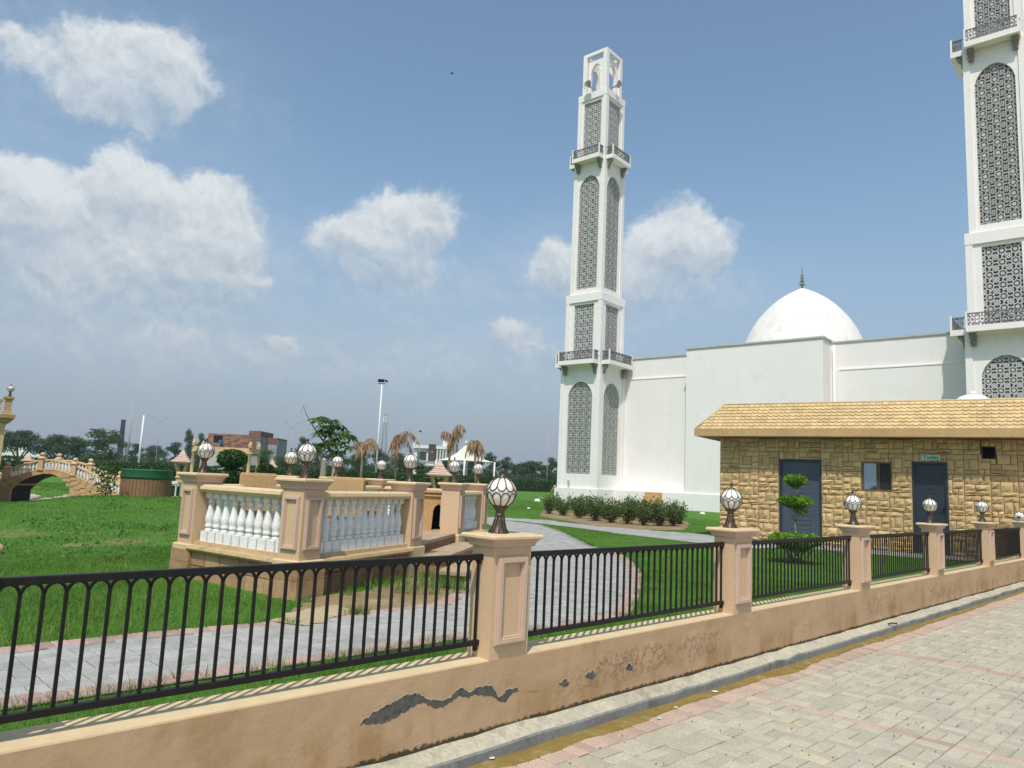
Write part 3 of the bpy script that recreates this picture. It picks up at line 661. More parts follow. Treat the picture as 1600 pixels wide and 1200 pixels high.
# ---------------------------------------------------------------- raised terrace with balustrades
TERR = [np.array(p) for p in ((-2.12, 7.79), (-1.29, 9.80), (-.88, 12.28), (-.54, 13.69), (-2.50, 14.59), (-2.97, 12.88), (-3.27, 11.17), (-3.67, 8.95))]   # b c d e h g f a
FLZ = .78; CAPZ = 1.59
def make_terrace():
    root = thing('balustrade_terrace', 'raised tan stone terrace with white balusters, pillars and steps behind the railing', 'terrace', (0, 0, 0))
    n = len(TERR); cen = np.mean(TERR, 0)
    g = MB(); g.prism([tuple(p) for p in TERR], G - .1, FLZ - .03); g.build('core', 'step_stone', root)
    g = MB(); g.prism([tuple(cen + (p - cen) * .995) for p in TERR], FLZ - .0295, FLZ); g.build('floor_slab', 'step_stone', root)
    rots = {}
    edir = []
    for i in range(n):
        d = TERR[(i + 1) % n] - TERR[i]; edir.append(d / np.linalg.norm(d))
    def ang(v): return math.atan2(v[1], v[0])
    # pillar facing: outward normal of the side it closes
    face = {0: None, 1: ang(edir[0]), 2: ang(edir[2]), 3: ang(edir[2]), 4: ang(edir[3]), 5: ang(edir[4]), 6: ang(edir[5]), 7: ang(edir[7])}
    face[0] = (ang(edir[0]) + ang(edir[7]) + math.pi / 2) / 2
    PH = .15
    pm = MB(); pm.box(-PH, PH, -PH, PH, .755, 1.50); pil = pm.mesh('pillar')
    pl = MB(); pl.cham(-PH - .035, PH + .035, -PH - .035, PH + .035, G - .1, .76, .012); plinth = pl.mesh('plinth')
    cm = MB(); cm.sqstack([(PH + .002, 1.47), (PH + .018, 1.478), (PH + .022, 1.505), (PH + .047, 1.545)]); cmo = cm.mesh('cap_moulding')
    ct = MB(); ct.sqstack([(PH + .05, 1.5453), (PH + .064, 1.555), (PH + .064, 1.572), (PH + .052, 1.585)]); cto = ct.mesh('cap')
    pf = panel_frame(MB(), -.112, .112, .86, 1.40, .042, .028); pfm = pf.mesh('panel_moulding')
    lab = ['globe lamp on the nearest terrace corner pillar', 'globe lamp on the terrace pillar left of the stone lantern', 'globe lamp on the terrace pillar right of the steps', 'rightmost globe lamp of the terrace, below the white canopy edge', 'globe lamp at the far back of the terrace beside the white floodlight pole', 'globe lamp at the back of the terrace below the leaning young tree', 'globe lamp touching the nearest terrace lamp on its left in view', 'leftmost terrace globe lamp in front of the brick building']
    for i, p in enumerate(TERR):
        po = obj('pillar', pil, 'paint_tan', root, (p[0], p[1], 0), face[i])
        obj('plinth', plinth, 'paint_cream' if i not in (7,) else 'coping_stone', po); obj('cap_moulding', cmo, 'paint_pink', po); obj('cap', cto, 'paint_cream', po)
        for q in range(4): obj('panel_moulding', pfm, 'paint_pink', po, (PH * math.sin(q * math.pi / 2), -PH * math.cos(q * math.pi / 2), 0), q * math.pi / 2) if (i == 0 or q in (0, 2)) else None
        lamp((p[0], p[1], 1.585), lab[i], .4 * i)
    bal = MB()
    bal.box(-.066, .066, -.066, .066, .80, .915); bal.lathe([(.045, .9155), (.052, .93), (.04, .945), (.035, .955), (.049, .965), (.049, .985), (.042, .992), (.05, 1.02), (.056, 1.055), (.052, 1.09), (.040, 1.14), (.029, 1.20), (.026, 1.235), (.037, 1.245), (.037, 1.255), (.029, 1.262), (.034, 1.285), (.046, 1.30)], 12)
    bal.box(-.05, .05, -.05, .05, 1.3005, 1.365); balm = bal.mesh('baluster')
    for i in range(n):
        if i == 1: continue                                    # the steps
        a, b = TERR[i], TERR[(i + 1) % n]; Ln = np.linalg.norm(b - a); rot = ang(edir[i])
        g = MB(); g.box(PH + .034, Ln - PH - .034, -.13, .15, G - .1, .695)
        w = g.build('base_wall', 'clad_brown' if i == 0 else 'clad_stone', root, (a[0], a[1], 0), rot)
        g = MB()
        for x0, x1 in ((PH, Ln - PH),):
            g.prof([[(x0, -.2, .696), (x1, -.2, .696), (x1, .17, .696), (x0, .17, .696)], [(x0, -.215, .72), (x1, -.215, .72), (x1, .18, .72), (x0, .18, .72)], [(x0, -.2, .75), (x1, -.2, .75), (x1, .17, .75), (x0, .17, .75)], [(x0, -.12, .76), (x1, -.12, .76), (x1, .12, .76), (x0, .12, .76)], [(x0, -.11, .80), (x1, -.11, .80), (x1, .11, .80), (x0, .11, .80)]])
        g.build('coping', 'coping_stone', root, (a[0], a[1], 0), rot)
        bs = bpy.data.objects.new('balustrade', None); COL.objects.link(bs); bs.parent = root; bs.location = (a[0], a[1], 0); bs.rotation_euler = (0, 0, rot)
        k = int((Ln - 2 * PH - .04) / .15); st = (Ln - 2 * PH - .04) / k
        for q in range(k): obj('baluster', balm, 'white_gloss', bs, (PH + .02 + (q + .5) * st, 0, 0))
        g = MB(); x0, x1 = PH - .002, Ln - PH + .002
        g.prof([[(x, y, z) for x, y, z in ((xx, yy, zz) for xx in (x0,) for yy, zz in ((-.1, 1.366), (-.125, 1.40), (-.115, 1.435), (-.07, 1.452), (.07, 1.452), (.115, 1.435), (.125, 1.40), (.1, 1.366)))], [(x1, y, z) for y, z in ((-.1, 1.366), (-.125, 1.40), (-.115, 1.435), (-.07, 1.452), (.07, 1.452), (.115, 1.435), (.125, 1.40), (.1, 1.366))]])
        g.build('handrail', 'paint_cream', bs)
        if i in (0, 7, 6, 2):                                  # stone cladding on the walls that show
            rows = [(G - .06, .53), (.53, .695)] if i != 0 else [(G - .02, .60), (.60, .695)]
            m = 'clad_stone' if i != 0 else 'clad_brown'
            for (z0, z1) in rows:
                x = PH + .036; rr = random.Random(i * 7 + int(z0 * 100))
                while x < Ln - PH - .05:
                    wd = rr.uniform(.26, .42) if i != 0 else rr.uniform(.16, .26); x2 = min(x + wd, Ln - PH - .036)
                    if x2 - x < .05: break
                    y = -.13 - rr.uniform(.014, .026); c = .004
                    s = MB(); s.add([(x + .003, -.13, z0 + .003), (x2 - .003, -.13, z0 + .003), (x2 - .003, -.13, z1 - .003), (x + .003, -.13, z1 - .003), (x + .003 + c, y, z0 + .003 + c), (x2 - .003 - c, y, z0 + .003 + c), (x2 - .003 - c, y, z1 - .003 - c), (x + .003 + c, y, z1 - .003 - c)], [(4, 5, 6, 7), (0, 1, 5, 4), (1, 2, 6, 5), (2, 3, 7, 6), (3, 0, 4, 7)])
                    s.build('cladding_stone', m, w); x = x2
    # cladding slabs on the plinths of the near pillars
    for i in (0, 7):
        p = TERR[i]; po = obj('plinth_cladding', MB().box(-PH - .042, PH + .042, -PH - .042, PH + .042, .565, .70).mesh('plinth_cladding'), 'clad_stone', root, (p[0], p[1], 0), face[i])
        obj('plinth_cladding', MB().box(-PH - .043, PH + .043, -PH - .043, PH + .043, G - .1, .558).mesh('plinth_cladding'), 'clad_stone', root, (p[0], p[1], 0), face[i])
    # steps out of the gap between the second and third pillar
    a, b = TERR[1], TERR[2]; d = (b - a) / np.linalg.norm(b - a); o = np.array([d[1], -d[0]])
    for q, (z, w0, w1, e0, e1) in enumerate(((FLZ + .005, -.1, .12, .22, .22), (.64, .125, .52, .05, .0), (.51, .525, .9, -.35, -.05))):
        P0, P1 = a + d * e0, b - d * e1
        poly = [P0 + o * w0, P1 + o * w0, P1 + o * w1, P0 + o * w1]; poly = [tuple(x) for x in reversed(poly)]
        st = MB(); st.prism(poly, z - .045, z); so_ = st.build('step', 'step_stone', root)
        inn = np.mean(poly, 0); pr = [tuple(inn + (np.array(x) - inn) * .96) for x in poly]
        MB().prism(pr, G - .1, z - .0452).build('riser', 'clad_brown', so_)
    return root
make_terrace()
# stone chairs and carved table on the terrace
def chair(loc, rz, w, label):
    t = thing('stone_chair', label, 'chair', loc, rz, 'tan stone seats on the terrace')
    b = MB(); b.prof([[(-w / 2, .16, .36), (w / 2, .16, .36), (w / 2, .24, .36), (-w / 2, .24, .36)], [(-w / 2, .18, .80), (w / 2, .18, .80), (w / 2, .26, .80), (-w / 2, .26, .80)], [(-w / 2 + .02, .185, .83), (w / 2 - .02, .185, .83), (w / 2 - .02, .255, .83), (-w / 2 + .02, .255, .83)]])
    b.build('backrest', 'ochre_flat', t)
    MB().cham(-w / 2, w / 2, -.26, .24, .34, .42, .01).build('seat', 'ochre_flat', t)
    lg = MB().box(-.05, .05, -.24, .22, 0, .34).mesh('leg')
    for x in (-w / 2 + .07, w / 2 - .07): obj('leg', lg, 'ochre', t, (x, 0, 0))
p = atd(402, 738, 9.9); chair((p[0], p[1], FLZ), R(204), .46, 'tan stone chair back above the left terrace handrail')
p = atd(553, 742, 9.5); chair((p[0], p[1], FLZ), R(168), .50, 'tan stone chair back above the middle terrace handrail')
def carved_table():
    p = atd(684, 800, 12.6)
    t = thing('carved_bench', 'ochre carved stone bench with cusped arch opening at back of terrace', 'bench', (p[0], p[1], FLZ), R(8))
    g = MB(); W2, H = .34, .62
    def cusp(u):
        a = abs(u); return .44 - .15 * (a / .10) ** 1.6 - .012 * math.sin(a * 80) if a < .10 else 0
    xs = list(np.linspace(-W2, W2, 41))
    for x0, x1 in zip(xs[:-1], xs[1:]):
        za, zb = cusp(x0), cusp(x1)
        if za < .05 and zb < .05: za = zb = 0
        g.prof([[(x0, -.15, za), (x1, -.15, zb), (x1, .15, zb), (x0, .15, za)], [(x0, -.15, H), (x1, -.15, H), (x1, .15, H), (x0, .15, H)]])
    g.build('arched_base', 'ochre', t); MB().box(-W2 - .02, W2 + .02, .1505, .2, 0, H).build('recess_panel', 'black_void', t)
    MB().cham(-W2 - .05, W2 + .05, -.2, .22, H + .0005, H + .05, .012).cham(-W2 - .03, W2 + .03, -.18, .2, H - .06, H - .02, .01).build('top_slab', 'ochre_flat', t)
carved_table()
p = atd(600, 800, 11.2)
def carved_table2():
    t = thing('stone_table', 'brown carved stone table seen through the white balusters', 'table', (-2.3, 10.6, FLZ), .3)
    MB().lathe([(.26, 0), (.26, .05), (.2, .08), (.16, .2), (.19, .34), (.13, .42), (.17, .5), (.3, .55)], 10, smooth=False).build('pedestal', 'clad_brown', t)
    MB().lathe([(.44, .5505), (.47, .57), (.47, .6), (.45, .615)], 20, smooth=False).build('table_top', 'ochre_flat', t)
carved_table2()
# ---------------------------------------------------------------- toilet block
TL = 12.5; TD = 4.2; TH = 3.12
def make_toilet():
    root = thing('toilet_block', 'low stone clad toilet block with scalloped tile roof and blue doors', 'building', (TO[0], TO[1], 0), TAX)
    OP = [(1.58, 2.62, G, 2.56), (3.55, 4.23, 1.83, 2.53), (4.66, 5.40, G, 2.56), (6.09, 6.36, 2.66, 2.94), (8.4, 9.2, G, 2.56)]
    # wall of strips round the openings
    xs = sorted({0, TL, *[o[0] for o in OP], *[o[1] for o in OP]}); g = MB()
    for x0, x1 in zip(xs[:-1], xs[1:]):
        o = [q for q in OP if q[0] <= x0 + 1e-6 and q[1] >= x1 - 1e-6]
        zs = [(G - .2, TH)] if not o else [(G - .2, o[0][2]), (o[0][3], TH)]
        for z0, z1 in zs:
            if z1 - z0 > .25 or z0 > 1: g.box(x0, x1, 0, .2, z0, z1)
    g.box(0, .2, .2, TD, G - .2, TH).box(TL - .2, TL, .2, TD, G - .2, TH).box(.2, TL - .2, TD - .2, TD, G - .2, TH)
    w = g.build('wall', 'rock_joint', root)
    # random ashlar: every cell is one layout of stones
    cw, ch = .62, .56; j = .011; K = .84
    L1 = [(0, .40, .40, .56), (.40, .62, .40, .56), (0, .22, .20, .40), (.22, .50, .13, .40), (.50, .62, .13, .40), (.22, .62, 0, .13), (0, .22, 0, .20)]
    L2 = [(0, .16, .30, .56), (.16, .46, .30, .56), (.46, .62, .30, .56), (0, .36, .14, .30), (.36, .62, .14, .30), (0, .30, .0, .14), (.30, .62, .05, .14), (.30, .62, 0, .05)]
    L3 = [(0, .34, .42, .56), (.34, .62, .36, .56), (0, .13, .12, .42), (.13, .34, .12, .42), (.34, .62, .16, .36), (0, .34, 0, .12), (.34, .48, 0, .16), (.48, .62, 0, .16)]
    stones = []; rr = random.Random(11)
    for i in range(int(TL / cw / K) + 1):
        for k in range(6):
            lay = (L1, L2, L3)[(i * 2 + k) % 3]; fx = rr.random() < .5
            for (a, b, c, d) in lay:
                if fx: a, b = cw - b, cw - a
                x0, x1, z0, z1 = (i * cw + a) * K, (i * cw + b) * K, G + .02 + (k * ch + c) * K, G + .02 + (k * ch + d) * K
                z1 = min(z1, TH - .01); x1 = min(x1, TL - .002)
                if z1 - z0 < .04 or x1 - x0 < .05: continue
                parts = [(x0, x1, z0, z1)]
                for (o0, o1, p0, p1) in OP:
                    nxt = []
                    for (a0, a1, b0, b1) in parts:
                        if a1 <= o0 or a0 >= o1 or b1 <= p0 or b0 >= p1: nxt.append((a0, a1, b0, b1)); continue
                        if a0 < o0 - .03: nxt.append((a0, o0, b0, b1))
                        if a1 > o1 + .03: nxt.append((o1, a1, b0, b1))
                        if b1 > p1 + .03: nxt.append((max(a0, o0), min(a1, o1), p1, b1))
                        if b0 < p0 - .03: nxt.append((max(a0, o0), min(a1, o1), b0, p0))
                    parts = nxt
                stones += [q for q in parts if q[1] - q[0] > .04 and q[3] - q[2] > .035]
    def stone(g, x0, x1, z0, z1, r):
        a, b = x1 - x0 - j, z1 - z0 - j; nx = 4 if a > .2 else 3; nz = 3; vs = []; fs = []
        for p in range(nz + 1):
            for q in range(nx + 1):
                e = p in (0, nz) or q in (0, nx)
                y = -.012 if e else -.034 - r.uniform(-.012, .022)
                vs.append((x0 + j / 2 + a * (q / nx + (0 if e else r.uniform(-.06, .06))), y, z0 + j / 2 + b * (p / nz + (0 if e else r.uniform(-.06, .06)))))
        for p in range(nz):
            for q in range(nx): k = p * (nx + 1) + q; fs.append((k, k + 1, k + nx + 2, k + nx + 1))
        n0 = len(vs); bd = [(x0 + j / 2, z0 + j / 2), (x1 - j / 2, z0 + j / 2), (x1 - j / 2, z1 - j / 2), (x0 + j / 2, z1 - j / 2)]
        vs += [(x, .0, z) for x, z in bd]; c = [0, nx, (nz + 1) * (nx + 1) - 1, nz * (nx + 1)]
        fs += [tuple([n0, n0 + 1] + list(range(nx, -1, -1))), tuple([n0 + 2, n0 + 3] + [nz * (nx + 1) + q for q in range(nx + 1)]),
               tuple([n0 + 3, n0] + [p * (nx + 1) for p in range(nz + 1)]), tuple([n0 + 1, n0 + 2] + [p * (nx + 1) + nx for p in range(nz, -1, -1)])]
        g.add(vs, fs)
    vis = [s for s in stones if s[0] < 7.3 and s[2] > .9]; vis.sort(key=lambda s: -(s[1] - s[0]) * (s[3] - s[2])); top = set(vis[:300]); rest = MB()
    for s in stones:
        if s in top:
            g = MB(); stone(g, *s, rr); g.build('stone', 'rock_face', w)
        else: stone(rest, *s, rr)
    kind(rest.build('small_stones', 'rock_face', w), 'stuff')
    # doors
    for n_, (x0, x1, z0, z1) in enumerate((OP[0], OP[2], OP[4])):
        mname = 'door_blue' if n_ == 0 else 'door_dark'
        d = MB(); d.box(x0 + .05, x1 - .05, .07, .11, z0, z1 - .05); do = d.build('door', mname, root)
        fr = MB(); fr.box(x0, x0 + .05, .0, .15, z0, z1).box(x1 - .05, x1, .0, .15, z0, z1).box(x0 + .05, x1 - .05, .0, .15, z1 - .05, z1); fr.build('door_frame', 'door_dark', do)
        k = 15; zz = np.linspace(z0 + .15, z1 - .3, k + 1)
        for q in range(k): MB().cham(x0 + .27, x1 - .27, .056, .0698, zz[q] + .008, zz[q + 1] - .008, .002).build('louvre_panel', mname, do)
        MB().box(x0 + .17, x0 + .20, .06, .0698, z0 + .1, z1 - .2).box(x1 - .20, x1 - .17, .06, .0698, z0 + .1, z1 - .2).box(x0 + .2, x1 - .2, .06, .0698, z1 - .23, z1 - .2).build('door_moulding', mname, do)
        hx = x0 + .1 if n_ == 0 else x1 - .1; hs = 1 if n_ == 0 else -1
        MB().box(hx - .02, hx + .02, .055, .0698, 1.35, 1.5).tube([(hx, .06, 1.44), (hx, .02, 1.44), (hx + hs * .11, .02, 1.44)], .009, 6).build('handle', 'iron_black', do)
    # window: mirrored pane and dark shutter
    x0, x1, z0, z1 = OP[1]; xm = (x0 + x1) / 2 + .04
    wf = MB(); wf.box(x0, x0 + .045, .0, .12, z0, z1).box(x1 - .03, x1, .0, .12, z0, z1).box(x0 + .045, x1 - .03, .0, .12, z1 - .03, z1).box(x0 + .045, x1 - .03, .0, .12, z0, z0 + .03).box(xm - .05, xm - .02, .02, .1, z0 + .03, z1 - .03).box(xm, xm + .025, .03, .1, z0 + .03, z1 - .03)
    wo = wf.build('window', 'window_frame', root)
    MB().box(x0 + .046, xm - .051, .06, .07, z0 + .031, z1 - .031).build('pane', 'mirror_glass', wo)
    sh = MB().box(xm + .026, x1 - .031, .07, .08, z0 + .031, z1 - .031).build('shutter', 'window_dark', wo)
    for q in range(12): MB().box(xm + .03, x1 - .033, .058, .0695, z0 + .04 + q * .051, z0 + .075 + q * .051).build('slat', 'window_dark', wo)
    x0, x1, z0, z1 = OP[3]; v = MB(); v.box(x0, x1, .15, .17, z0, z1); vo = v.build('vent', 'black_void', root)
    MB().box(x0, x0 + .02, -.02, .15, z0, z1).box(x1 - .02, x1, -.02, .15, z0, z1).box(x0 + .02, x1 - .02, -.02, .15, z1 - .02, z1).box(x0 + .02, x1 - .02, -.02, .15, z0, z0 + .02).build('vent_frame', 'window_dark', vo)
    # sign
    sg = MB().box(4.88, 5.26, -.075, -.055, 2.60, 2.725).build('sign', 'sign_green', root)
    tc = bpy.data.curves.new('lettering', 'FONT'); tc.body = 'Toilet'; tc.size = .138; tc.extrude = .002; tc.align_x = 'CENTER'; tc.offset = .0022
    to = bpy.data.objects.new('lettering', tc); COL.objects.link(to); dg = bpy.context.evaluated_depsgraph_get(); me = bpy.data.meshes.new_from_object(to.evaluated_get(dg)); bpy.data.objects.remove(to)
    me.materials.clear(); lo = obj('lettering', me, 'sign_text', sg, (5.07, -.0785, 2.622)); lo.rotation_euler = (R(90), 0, 0); lo.scale = (.96, .92, 1)
    MB().lathe([(.02, 0), (.03, .02), (.012, .05)], 8).build('hose_tap', 'horn_grey', root, (5.98, -.06, 1.98))
    # roof: fascia, soffit, four slopes with scalloped tiles
    ov = .52; z0, z1, zr = 3.12, 3.30, 4.03; ins = .58
    A = [(-ov + .0, -ov), (TL + ov, -ov), (TL + ov, TD + ov), (-ov, TD + ov)]; B = [(-ov + ins + .02, .10), (TL + ov - ins, .10), (TL + ov - ins, TD - .1), (-ov + ins + .02, TD - .1)]
    r_ = MB(); r_.prof([[(x, y, z1) for x, y in A], [(x, y, zr) for x, y in B]]); ro = r_.build('roof', 'roof_tile', root)
    f = MB(); t = .03
    f.box(-ov, TL + ov, -ov - t, -ov - .0005, z0, z1 + .02).box(-ov - t, -ov - .0005, -ov - t, TD + ov, z0, z1 + .02).box(TL + ov + .0005, TL + ov + t, -ov - t, TD + ov, z0, z1 + .02); f.build('fascia', 'fascia', ro)
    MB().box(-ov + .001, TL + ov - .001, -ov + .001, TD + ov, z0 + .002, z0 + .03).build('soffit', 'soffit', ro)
    rows = 8; tw = .142
    p0 = Vector((0, -ov, z1)); p1 = Vector((0, .10, zr)); slope = p1 - p0; nrm = Vector((0, -slope.z, slope.y)).normalized()
    tm = MB(); k = 7; hh = slope.length / rows
    pts = [(-tw / 2 + .003, hh * 1.35), (-tw / 2 + .003, .055)] + [(-(tw / 2 - .003) * math.cos(u), .055 - .055 * math.sin(u)) for u in np.linspace(0.2, math.pi - .2, 5)] + [(tw / 2 - .003, .055), (tw / 2 - .003, hh * 1.35)]
    su = slope.normalized()
    def P3(x, d, h): q = su * d + nrm * h; return (x, q.y, q.z)
    n = len(pts); tm.add([P3(x, d, .034 - .031 * (d / (hh * 1.35))) for x, d in pts] + [P3(x, d, .0) for x, d in pts], [tuple(range(n))] + [(i, i + n, (i + 1) % n + n, (i + 1) % n) for i in range(n)])
    tme = tm.mesh('roof_tile'); tme.flip_normals(); tme.materials.append(MATS['roof_tile']); rest = MB(); cnt = 0
    locs = []
    for q in range(rows):
        tt = q / rows; xl = -ov + (ins + .02) * tt; xr = TL + ov - ins * tt
        for i in range(int((xr - xl) / tw) + 1):
            x = xl + tw / 2 + i * tw + (q % 2) * tw / 2
            if x + tw / 2 > xr: continue
            c = p0 + slope * tt - su * .02; locs.append((x, c.y, c.z))
    locs.sort(key=lambda c: abs(c[0] - 4.8))
    for i, c in enumerate(locs):
        if i < 300: obj('roof_tile', tme, None, ro, c)
        else: rest.add([(v.co.x + c[0], v.co.y + c[1], v.co.z + c[2]) for v in tme.vertices], [tuple(p.vertices) for p in tme.polygons])
    kind(rest.build('roof_tile_field', 'roof_tile', ro), 'stuff')
    # left hip and ridge caps
    MB().tube([(-ov, -ov, z1 + .02), (-ov + ins + .02, .10, zr + .01)], .028, 6).tube([(-ov + ins + .02, .10, zr + .006), (TL + ov - ins, .10, zr + .006)], .028, 6).build('ridge_cap', 'roof_tile', ro)
    q = TO + TX * 5.91 + TY * 1.9
    tk = thing('water_tank', 'white domed water tank lid showing above the tiled roof', 'tank', (q[0], q[1], 4.03), 0)
    MB().lathe([(.40, -.2), (.42, .12), (.40, .2), (.30, .30), (.13, .36)], 24).build('tank_body', 'tank_white', tk); MB().lathe([(.1, .3605), (.1, .41), (.08, .43)], 14).build('lid', 'tank_white', tk)
make_toilet()
# ---------------------------------------------------------------- mosque (own frame: u along the wall, v away)
MAX = R(-40.38); MO = np.array([12.70, 44.56, 0]); MG = .42
def lattice_mesh(w, z0, z1, arch=None, cell=.5, bw=.05, th=.05):
    """star lattice in the plane y = 0, facing -y"""
    g = MB(); segs = set(); plates = []; nx = max(2, round(w / cell)); cx = w / nx; nz = max(1, round((z1 - z0) / cx)); cz = (z1 - z0) / nz
    def seg(a, b):
        a = (round(a[0], 3), round(a[1], 3)); b = (round(b[0], 3), round(b[1], 3)); segs.add((a, b) if a < b else (b, a))
    for i in range(nx):
        for k in range(nz):
            ox, oz = -w / 2 + i * cx, z0 + k * cz; C_ = (ox + cx / 2, oz + cz / 2); ring = []
            for q in range(16):
                r_ = .40 if q % 2 == 0 else .27; a = q * math.pi / 8; ring.append((C_[0] + cx * r_ * math.cos(a), C_[1] + cz * r_ * math.sin(a)))
            for q in range(16): seg(ring[q], ring[(q + 1) % 16])
            for q, e in ((0, (ox + cx, C_[1])), (4, (C_[0], oz + cz)), (8, (ox, C_[1])), (12, (C_[0], oz))): seg(ring[q], e)
            for q, e in ((2, (ox + cx, oz + cz)), (6, (ox, oz + cz)), (10, (ox, oz)), (14, (ox + cx, oz))): seg(ring[q], e)
            plates.append((C_, cx * .165)); plates.append(((ox, oz), cx * .10))
            m = [(ox + cx / 2, oz), (ox + cx, oz + cz / 2), (ox + cx / 2, oz + cz), (ox, oz + cz / 2)]
            for q in range(4): seg(ring[(14 + 4 * q) % 16], m[0]) if q == 0 else None
            seg((ox, oz + cz * .25), (ox + cx * .25, oz)); seg((ox + cx * .75, oz), (ox + cx, oz + cz * .25)); seg((ox, oz + cz * .75), (ox + cx * .25, oz + cz)); seg((ox + cx * .75, oz + cz), (ox + cx, oz + cz * .75))
    for a, b in segs:
        mx, mz = (a[0] + b[0]) / 2, (a[1] + b[1]) / 2
        if arch and mz > arch(mx) + .06: continue
        if abs(a[0] - b[0]) + abs(a[1] - b[1]) < .01: continue
        g.bar((a[0], 0, a[1]), (b[0], 0, b[1]), bw, th, (0, 1, 0))
    for (c, r_) in plates:
        if arch and c[1] > arch(c[0]): continue
        if abs(c[0]) + r_ > w / 2 or c[1] - r_ < z0: continue
        g.prof([[(c[0] + r_ * math.cos(a), y, c[1] + r_ * math.sin(a)) for a in np.linspace(0, 6.2832, 9)[:-1]] for y in (th * .9, .004)])
    return g.mesh('lattice')
def arch_fn(hw, spring, rise):
    return lambda x: spring + rise * (1 - min(1, abs(x) / hw) ** 1.9) ** .62 if abs(x) < hw else spring - 50
def slab_with_opening(w, z0, z1, hw, o0, top, th, y0):      # wall piece of width w with an opening (arch function or level) ; face at y0, back at y0+th
    g = MB(); g.box(-w / 2, -hw, y0, y0 + th, z0, z1).box(hw, w / 2, y0, y0 + th, z0, z1).box(-hw, hw, y0, y0 + th, z0, o0)
    if callable(top):
        xs = np.linspace(-hw, hw, 17)
        for a, b in zip(xs[:-1], xs[1:]):
            za, zb = max(top(a), top(hw * .999)) if abs(a) >= hw - 1e-6 else top(a), max(top(b), top(hw * .999)) if abs(b) >= hw - 1e-6 else top(b)
            g.prof([[(a, y0, za), (b, y0, zb), (b, y0 + th, zb), (a, y0 + th, za)], [(a, y0, z1), (b, y0, z1), (b, y0 + th, z1), (a, y0 + th, z1)]])
    else: g.box(-hw, hw, y0, y0 + th, top, z1)
    return g
SEC = [  # half, z0, z1, opening half, opening bottom, top (arch spring,rise | level), kind
    (1.60, 1.40, 9.62, .98, 2.35, (7.55, .95)), (1.46, 9.62, 14.6, .80, 9.95, 13.85), (1.30, 14.6, 24.3, .84, 15.0, (22.2, .95)), (1.20, 24.3, 29.4, .74, 24.6, 28.7)]
